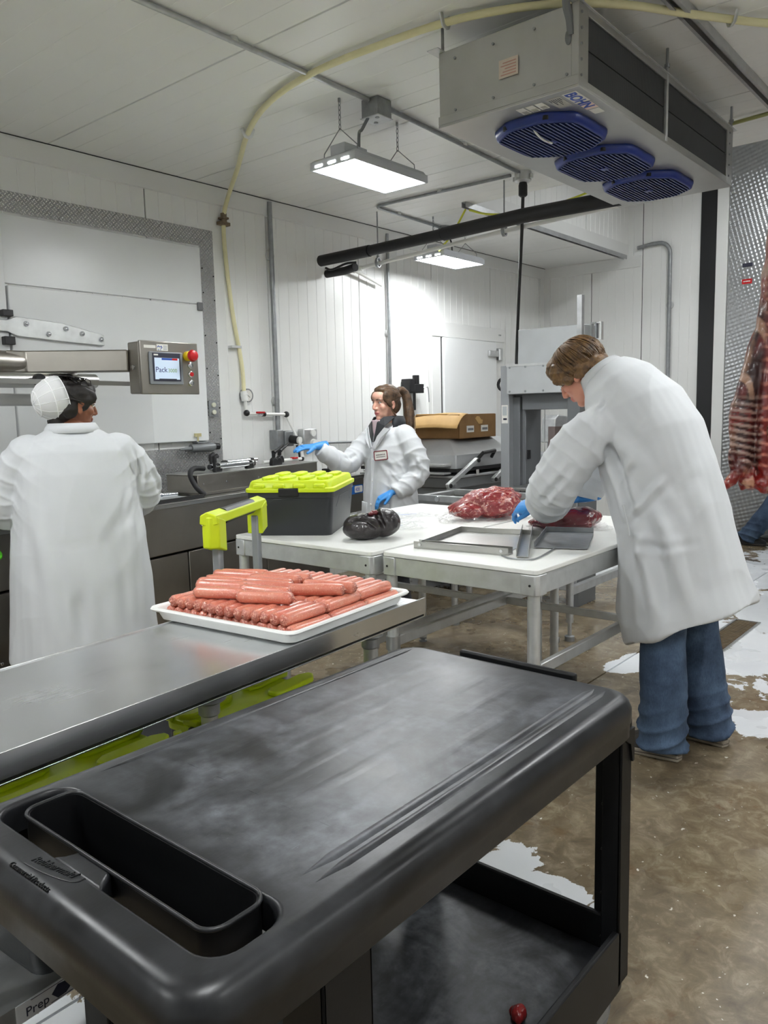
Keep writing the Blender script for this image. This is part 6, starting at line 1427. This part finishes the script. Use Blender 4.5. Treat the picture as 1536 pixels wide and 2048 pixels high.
# ================================================================= meat and things on the cutting tables
def meat_mat(name, lean, fat, scale, thr, rough=.22, coat=.5, stretch=(1, 1, 1)):
    t = NT(name); c = t.coord(stretch); n1 = t.noise(c, scale, 6, .62, 1.6); n2 = t.noise(c, scale*5, 4, .6)
    b = t.mix(t.noise(c, scale*.7, 4), tuple(x*.55 for x in lean), lean); b = t.mix(t.ramp(n1, [(thr, (0,)*3), (thr+.07, (1,)*3)]), b, fat); b = t.mix(t.ramp(n2, [(.6, (0,)*3), (.7, (.6,)*3)]), b, tuple(x*.4 for x in lean))
    t.set(Base_Color=b, Roughness=rough); t.b.inputs['Coat Weight'].default_value = coat; t.b.inputs['Coat Roughness'].default_value = .1; t.b.inputs['Subsurface Weight'].default_value = .05; t.b.inputs['Subsurface Radius'].default_value = (.01, .003, .002)
    t.bump(t.mix(.5, n1, n2), .5, .008); return t.m
M_beef = meat_mat('beef_marbled', rgb(150, 48, 52), rgb(204, 142, 130), 21, .54, stretch=(1, 2.2, 1.6)); M_beef2 = meat_mat('beef_dark', rgb(118, 30, 40), rgb(196, 138, 130), 12, .62)
t = NT('cling_film'); t.set(Base_Color=(.9, .9, .9), Roughness=.08); tb = t.n('ShaderNodeBsdfTransparent'); gl = t.n('ShaderNodeBsdfGlossy'); gl.inputs['Roughness'].default_value = .06; df = t.n('ShaderNodeBsdfDiffuse'); df.inputs[0].default_value = (.85, .86, .87, 1)
m1 = t.n('ShaderNodeMixShader'); m1.inputs[0].default_value = .16; t.l(tb.outputs[0], m1.inputs[1]); t.l(gl.outputs[0], m1.inputs[2]); m2 = t.n('ShaderNodeMixShader'); m2.inputs[0].default_value = .12; t.l(m1.outputs[0], m2.inputs[1]); t.l(df.outputs[0], m2.inputs[2]); t.l(m2.outputs[0], t.t.nodes['Material Output'].inputs['Surface']); M_film = t.m
# roast in a clear bag
be = thing('meat_roast', 'large marbled beef roast in clear plastic on the cutting table', 'meat', (3.60, 2.32, .9005), R(-46))
mb = MB(); mb.tube([(-.20, 0, .045), (-.14, 0, .055), (-.04, .01, .078), (.06, .015, .088), (.14, .01, .085), (.19, 0, .075)], [.028, .06, .095, .108, .098, .06], 22, flat=.82); mb.ball((.05, .0, .08), (.13, .12, .075), 20, 12); mb.ball((-.09, -.02, .05), (.1, .09, .045), 18, 10)
m = organic(mb, .005, 5); v, n = vn(m); setv(m, v+n*(npnoise(v*np.array([.6, 1.6, 1.2]), 38, 2)*.010+npnoise(v, 110, 3)*.003)[:, None]); v, n = vn(m); v[:, 2] = np.maximum(v[:, 2], .0015); setv(m, v); m.shade_smooth(); place('roast', m, M_beef, be)
def film(parent, fn, nu, nv, seed, amp, name='plastic_film'):
    mb = MB().grid(fn, nu, nv); m = mb.mesh(name, 180); v, n = vn(m); v = v+np.stack([npnoise(v, 60, seed)*amp*.5, npnoise(v, 60, seed+1)*amp*.5, np.abs(npnoise(v, 90, seed+2))*amp], 1); v[:, 2] = np.maximum(v[:, 2], .0012); setv(m, v); return place(name, m, M_film, parent)
film(be, lambda u, w: Vector((-.27+.42*u, -.15+.12*w-.02*math.sin(u*6), .004+.02*w)), 40, 14, 4, .016)
film(be, lambda u, w: Vector((-.26+.12*u, -.12+.20*w, .006+.05*u)), 20, 24, 14, .02)
# second piece under the man's hands
b2 = thing('meat_cut', 'dark red beef cut under the bending man\'s gloved hands', 'meat', (3.52, 1.80, .9005), R(-48))
mb = MB().ball((0, 0, .045), (.17, .10, .055), 22, 12).ball((-.10, -.02, .035), (.09, .08, .04), 18, 10).ball((.09, .02, .05), (.10, .09, .05), 18, 10).ball((.02, -.07, .022), (.10, .05, .025), 16, 8)
m = organic(mb, .005, 5); v, n = vn(m); v = v+n*(npnoise(v, 34, 6)*.010+npnoise(v, 90, 3)*.003)[:, None]; v[:, 2] = np.maximum(v[:, 2], .001); setv(m, v); m.shade_smooth(); place('cut', m, M_beef2, b2)
film(b2, lambda u, w: Vector((-.20+.40*u, -.15+.14*w, .004+.012*w)), 36, 12, 24, .014)
# black shrink-wrapped piece
t = NT('black_wrap'); c = t.coord(); t.set(Base_Color=t.mix(t.noise(c, 14, 4), rgb(14, 13, 14), rgb(46, 38, 40)), Roughness=.34); t.b.inputs['Coat Weight'].default_value = .35; t.b.inputs['Coat Roughness'].default_value = .08; t.bump(t.noise(c, 22, 5, .6, 1.5), .45, .012); M_bwrap = t.m
bb = thing('wrapped_meat', 'dark shiny shrink wrapped lump of meat in the middle of the tables', 'meat', (2.765, 2.405, .9005), R(-50))
mb = MB().ball((-.03, 0, .062), (.108, .09, .062), 22, 14).ball((.055, .01, .072), (.078, .085, .066), 20, 12).ball((-.05, -.02, .05), (.09, .08, .05), 18, 10)
m = organic(mb, .004, 6); folds(m, [([(-.13, -.05, .09), (-.02, -.08, .10), (.05, -.10, .03)], .012, -.014), ([(.02, .02, .13), (.03, -.05, .11), (.06, -.09, .05)], .010, -.016), ([(-.05, -.06, .11), (0, 0, .128)], .012, .008), ([(.10, -.05, .10), (.12, -.07, .04)], .010, -.008)])
v, n = vn(m); v = v+n*(npnoise(v, 36, 9)*.006)[:, None]; v[:, 2] = np.maximum(v[:, 2], .001); setv(m, v); m.shade_smooth(); place('wrapped_lump', m, M_bwrap, bb)
mb = MB().ball((.01, -.02, .124), (.022, .016, .012), 12, 8).ball((-.005, -.03, .120), (.014, .012, .010), 10, 8); m = organic(mb, .003, 2); v, n = vn(m); setv(m, v+n*(npnoise(v, 200, 1)*.002)[:, None]); place('exposed_meat', m, M_beef2, bb)
# flat plastic pouches with print
for k, (x, y, rz, lab) in enumerate(((3.22, 2.66, R(-40), 'clear printed pouch lying flat right behind the wrapped lump'), (3.05, 2.52, R(-30), 'clear printed pouch lying flat between tote and wrapped lump'), (3.45, 2.75, R(-46), 'clear empty pouch lying flat nearest the far table edge'))):
    pz = thing('plastic_pouch', lab, 'plastic bag', (x, y, .9005+.003*k), rz)
    film(pz, lambda u, w: Vector((-.16+.32*u, -.10+.2*w, .002)), 30, 20, 31+k, .008, 'pouch_film')
    pr = MB(); 
    for j in range(4): pr.box(-.12, -.12+.05+.17*((j*5+k) % 4)/4, -.06+j*.03, -.052+j*.03, .0105, .011)
    pr.build('pouch_print', mat('print_blue', rgb(120, 140, 190), .6), pz)
# sheet-metal guard pans
def pan(label, loc, rz, L, Wd, flanges, h=.028, mat_=M_ss):
    o = thing('sheet_metal_pan', label, 'metal part', loc, rz)
    MB().box(-L/2, L/2, -Wd/2, Wd/2, 0, .003).build('pan_floor', mat_, o)
    for fl_ in flanges:
        q = {'l': (-L/2, -L/2+.003, -Wd/2, Wd/2), 'r': (L/2-.003, L/2, -Wd/2, Wd/2), 'b': (-L/2, L/2, -Wd/2, -Wd/2+.003), 't': (-L/2, L/2, Wd/2-.003, Wd/2)}[fl_]
        f_ = MB().box(*q, .003, h).build('pan_flange', mat_, o, bevel=.001)
    return o
pan('light steel guard pan lying flat behind the loose channel on the right table', (2.96, 1.92, .9005), R(12), .46, .40, 'tr')
ch_ = pan('folded steel channel lying along the near edge of the right table', (2.715, 1.865, .9005), R(98), .44, .05, 'bt', .03)
for x in (-.19, .19): MB().cyl((x, .026, .017), (x, .029, .017), .007, n=10).build('rivet', M_chrome, ch_)
dv = pan('long steel divider channel lying diagonally across the right table', (3.00, 1.725, .9042), R(28), .66, .05, 'bt', .036)
pan('dark scuffed steel pan beside the bending man', (3.17, 1.62, .9042), R(22), .44, .22, 'rt', .026, M_galvd)
tag(MB().tube(bez([(2.70, 1.66, .905), (2.66, 1.60, .905), (2.67, 1.53, .905), (2.72, 1.51, .905), (2.92, 1.55, .905), (3.0, 1.58, .905)], 5), .0035, 6).build('wire_rod', M_galvd), 'thin bent steel rod lying at the near corner of the right table', 'rod')

# ================================================================= hanging carcass
ca = thing('beef_carcass', 'hanging side of beef showing ribs and dark flank at the right edge', 'carcass', (6.55, 1.76, 0), R(-50))
zs = [.82, .9, .98, 1.1, 1.25, 1.42, 1.6, 1.8, 2.0, 2.2, 2.45, 2.7, 2.9, 3.02, 3.08]
Lx = np.interp(zs, [.8, .96, 1.12, 1.43, 1.67, 1.9, 2.2, 2.45, 2.85, 3.05, 3.1], [-.06, -.14, -.17, -.185, -.12, -.055, .02, .04, .075, .115, .15])
Rx = np.interp(zs, [.8, 1.0, 1.3, 1.8, 2.2, 2.6, 2.9, 3.1], [.20, .40, .50, .50, .46, .36, .26, .20])
Dp = np.interp(zs, [.8, 1.0, 1.4, 2.0, 2.5, 2.9, 3.1], [.07, .11, .13, .13, .15, .10, .03])
mb = MB(); rings = []
for z, a, b, d in zip(zs, Lx, Rx, Dp):
    cx, hw = (a+b)/2, (b-a)/2; ring = []
    for k in range(40):
        t_ = 2*PI*k/40; x = cx+hw*math.cos(t_); y = d*math.sin(t_)
        if y < 0 and .95 < z < 2.35: y *= 1-1.15*math.exp(-((x-(a*.55+b*.45))/(.5*hw))**2)
        ring.append(Vector((x, y, z)))
    rings.append(ring)
mb.loft(rings)
limb(mb, [V3(-.08, -.03, 1.03), V3(-.14, -.05, .94), V3(-.25, -.07, .855)], [.06, .045, .032], 14, 4); limb(mb, [V3(-.15, -.02, 1.22), V3(-.17, -.03, 1.08), V3(-.14, -.03, .98)], [.03, .035, .04], 12, 4)
limb(mb, [V3(-.01, -.06, 1.0), V3(-.015, -.08, .9), V3(-.02, -.08, .80)], [.016, .012, .006], 8, 3); limb(mb, [V3(.10, -.05, .95), V3(.06, -.07, .86), V3(.13, -.06, .80)], [.06, .05, .03], 12, 3)
limb(mb, [V3(.075, -.055, 2.25), V3(.06, -.07, 1.8), V3(.045, -.075, 1.35), V3(.06, -.06, 1.0), V3(.12, -.05, .88)], [.035, .036, .038, .04, .04], 14, 6)   # chine edge
m = organic(mb, .011, 4); v, n = vn(m); front = n[:, 1] < .1
rib = np.clip(1-np.abs(v[:, 2]-1.25)/.32, 0, 1)*(v[:, 0] < .03)*front
rib2 = np.clip(1-np.abs(v[:, 2]-1.35)/.6, 0, 1)*(v[:, 0] > .10)*front
w1 = np.sin(v[:, 2]*112+v[:, 0]*22+2.4*npnoise(v, 12, 41)); w2 = np.sin(v[:, 2]*118-v[:, 0]*30)
low = np.clip((1.02-v[:, 2])/.15, 0, 1)
d = rib*.006*w1+rib2*.007*w2+npnoise(v, 22, 4)*.010+npnoise(v, 60, 5)*.004+low*npnoise(v, 45, 6)*.018
setv(m, v+n*d[:, None])
N1, N2, N3 = npnoise(v*np.array([1, 1, .6]), 14, 12), npnoise(v, 48, 13), npnoise(v, 30, 15)
red = np.array(rgb(140, 38, 34)); dark = np.array(rgb(48, 18, 18)); fat = np.array(rgb(214, 178, 148)); white = np.array(rgb(218, 204, 192)); pink = np.array(rgb(226, 178, 168)); bright = np.array(rgb(176, 40, 34))
def mixc(a, b, f): return a*(1-f[:, None])+b*f[:, None]
sm_ = lambda x, a, b: np.clip((x-a)/(b-a), 0, 1)
colr = np.tile(red, (len(v), 1)); colr = mixc(colr, dark, .7*sm_(N1, 0, .4)); z = v[:, 2]; x = v[:, 0]
colr = mixc(colr, dark, sm_(z, 1.40, 1.5)*sm_(-z, -2.35, -2.2)*front*sm_(N1+.75, .1, .4)*.96)          # dark flank
colr = mixc(colr, fat, sm_(np.sin(x*26+z*10+N1*1.3), .62, .8)*sm_(z, 1.45, 1.6)*sm_(-z, -2.3, -2.1)*.75)
colr = mixc(colr, white*.8, rib**.4*sm_(w1+N2*1.3, -.2, .5)*.8*(rib > .05)); colr = mixc(colr, dark, (rib > .1)*sm_(-w1+N2*1.5+N1*.6, .25, .8)*.85)
colr = mixc(colr, fat, (rib2 > .05)*sm_(w2+N2, -.2, .5)*.5)
colr = mixc(colr, pink, sm_(z, 2.2, 2.4)*sm_(N1+N2*.5, -.5, .0)); colr = mixc(colr, white, sm_(z, 2.35, 2.5)*sm_(N3, .05, .3)); colr = mixc(colr, bright, sm_(z, 2.3, 2.5)*sm_(N2+N1, .5, .7)*.6)
colr = colr*.8; colr = mixc(colr, bright*.7, low*.6); colr = mixc(colr, fat, low*sm_(N2+.3*N3, .35, .6)*.8)
chine = np.exp(-((x-np.interp(z, [.88, 1.0, 1.35, 1.8, 2.25], [.12, .06, .045, .06, .075]))/.03)**2)*(v[:, 1] < -.03)*(z < 2.3)
colr = mixc(colr, mixc(np.tile(np.array(rgb(120, 34, 34)), (len(v), 1)), np.array(rgb(190, 120, 104))*1., sm_(np.sin(z*70+N2), .6, .9)), np.clip(chine*1.4, 0, 1))
edge = sm_(-(x-np.interp(z, zs, Lx)), -.035, -.008)*sm_(z, 1.1, 1.3); colr = mixc(colr, fat*.8, edge*.6*sm_(N1+N2*.6, -.4, .3))
a_ = m.color_attributes.new('tone', 'FLOAT_COLOR', 'POINT'); c4 = np.ones((len(v), 4), np.float32); c4[:, :3] = colr; a_.data.foreach_set('color', c4.ravel()); m.shade_smooth()
t = NT('carcass_flesh'); at = t.n('ShaderNodeAttribute'); at.attribute_name = 'tone'; c = t.coord(); nn = t.noise(c, 60, 5, .65)
t.set(Base_Color=t.mix(.35, at.outputs['Color'], t.mix(nn, rgb(70, 20, 20), rgb(220, 170, 150)), 'OVERLAY'), Roughness=.3); t.b.inputs['Coat Weight'].default_value = .3; t.b.inputs['Coat Roughness'].default_value = .15; t.bump(nn, .4, .006)
place('carcass_side', m, t.m, ca)
MB().tube(bez([(.16, 0, 3.00), (.15, 0, 3.12), (.17, 0, 3.25), (.22, 0, 3.30), (.26, 0, 3.26)], 5), .010, 8).build('meat_hook', M_chrome, ca)
MB().tube([(.17, 0, 3.25), (.18, 0, 3.95)], .008, 8).build('hook_chain', M_galvd, ca)
rl = thing('overhead_rail', 'overhead steel meat rail carrying the hanging carcass', 'rail', (6.65, 1.64, 3.97))
MB().box(-.75, 2.4, -.012, .012, 0, .09).build('rail', M_galv, rl)
for x in (-.6, .9, 2.2): MB().box(x-.02, x+.02, -.015, .015, .09, HR-3.97).build('rail_hanger', M_galvd, rl)
MB().lathe([(.05, -.02), (.05, .02)], 16, (.0, 0, .11), 'y').box(-.02, .02, -.02, .02, -.03, .1).build('trolley_wheel', M_galvd, rl)
# signs on the embossed steel
sg = thing('wall_sign', 'small red sign on the embossed steel wall above the carcass', 'sign', (U0-.037, 2.56, 2.78))
MB().box(-.004, 0, -.05, .05, -.025, .025).build('sign_plate', M_red, sg); MB().box(-.0055, -.0042, -.035, .035, -.004, .006).build('sign_print', M_label, sg)
sg = thing('wall_sign', 'small dark plate on the embossed steel wall above the red sign', 'sign', (U0-.037, 2.56, 2.95))
MB().box(-.006, 0, -.05, .05, -.02, .02).build('sign_plate', M_ink, sg, bevel=.003)
# joined tiny fittings are stuff
for o in bpy.data.objects:
    k = o.name.split('.')[0]
    if o.parent is not None and k in ('screw_heads', 'bolt_heads', 'knockout', 'fan_bolts', 'lugs', 'end_slots', 'slots', 'label_print', 'data_print', 'logo_print', 'pouch_print', 'patch_stitching', 'raised_lettering', 'label_letters', 'plate_letters', 'badge_letters', 'screen_letters', 'screen_digits', 'logo_letters', 'label_rules', 'logo_mark', 'fan_blades', 'grille_ribs', 'chain', 'hair'):
        o['kind'] = 'stuff'
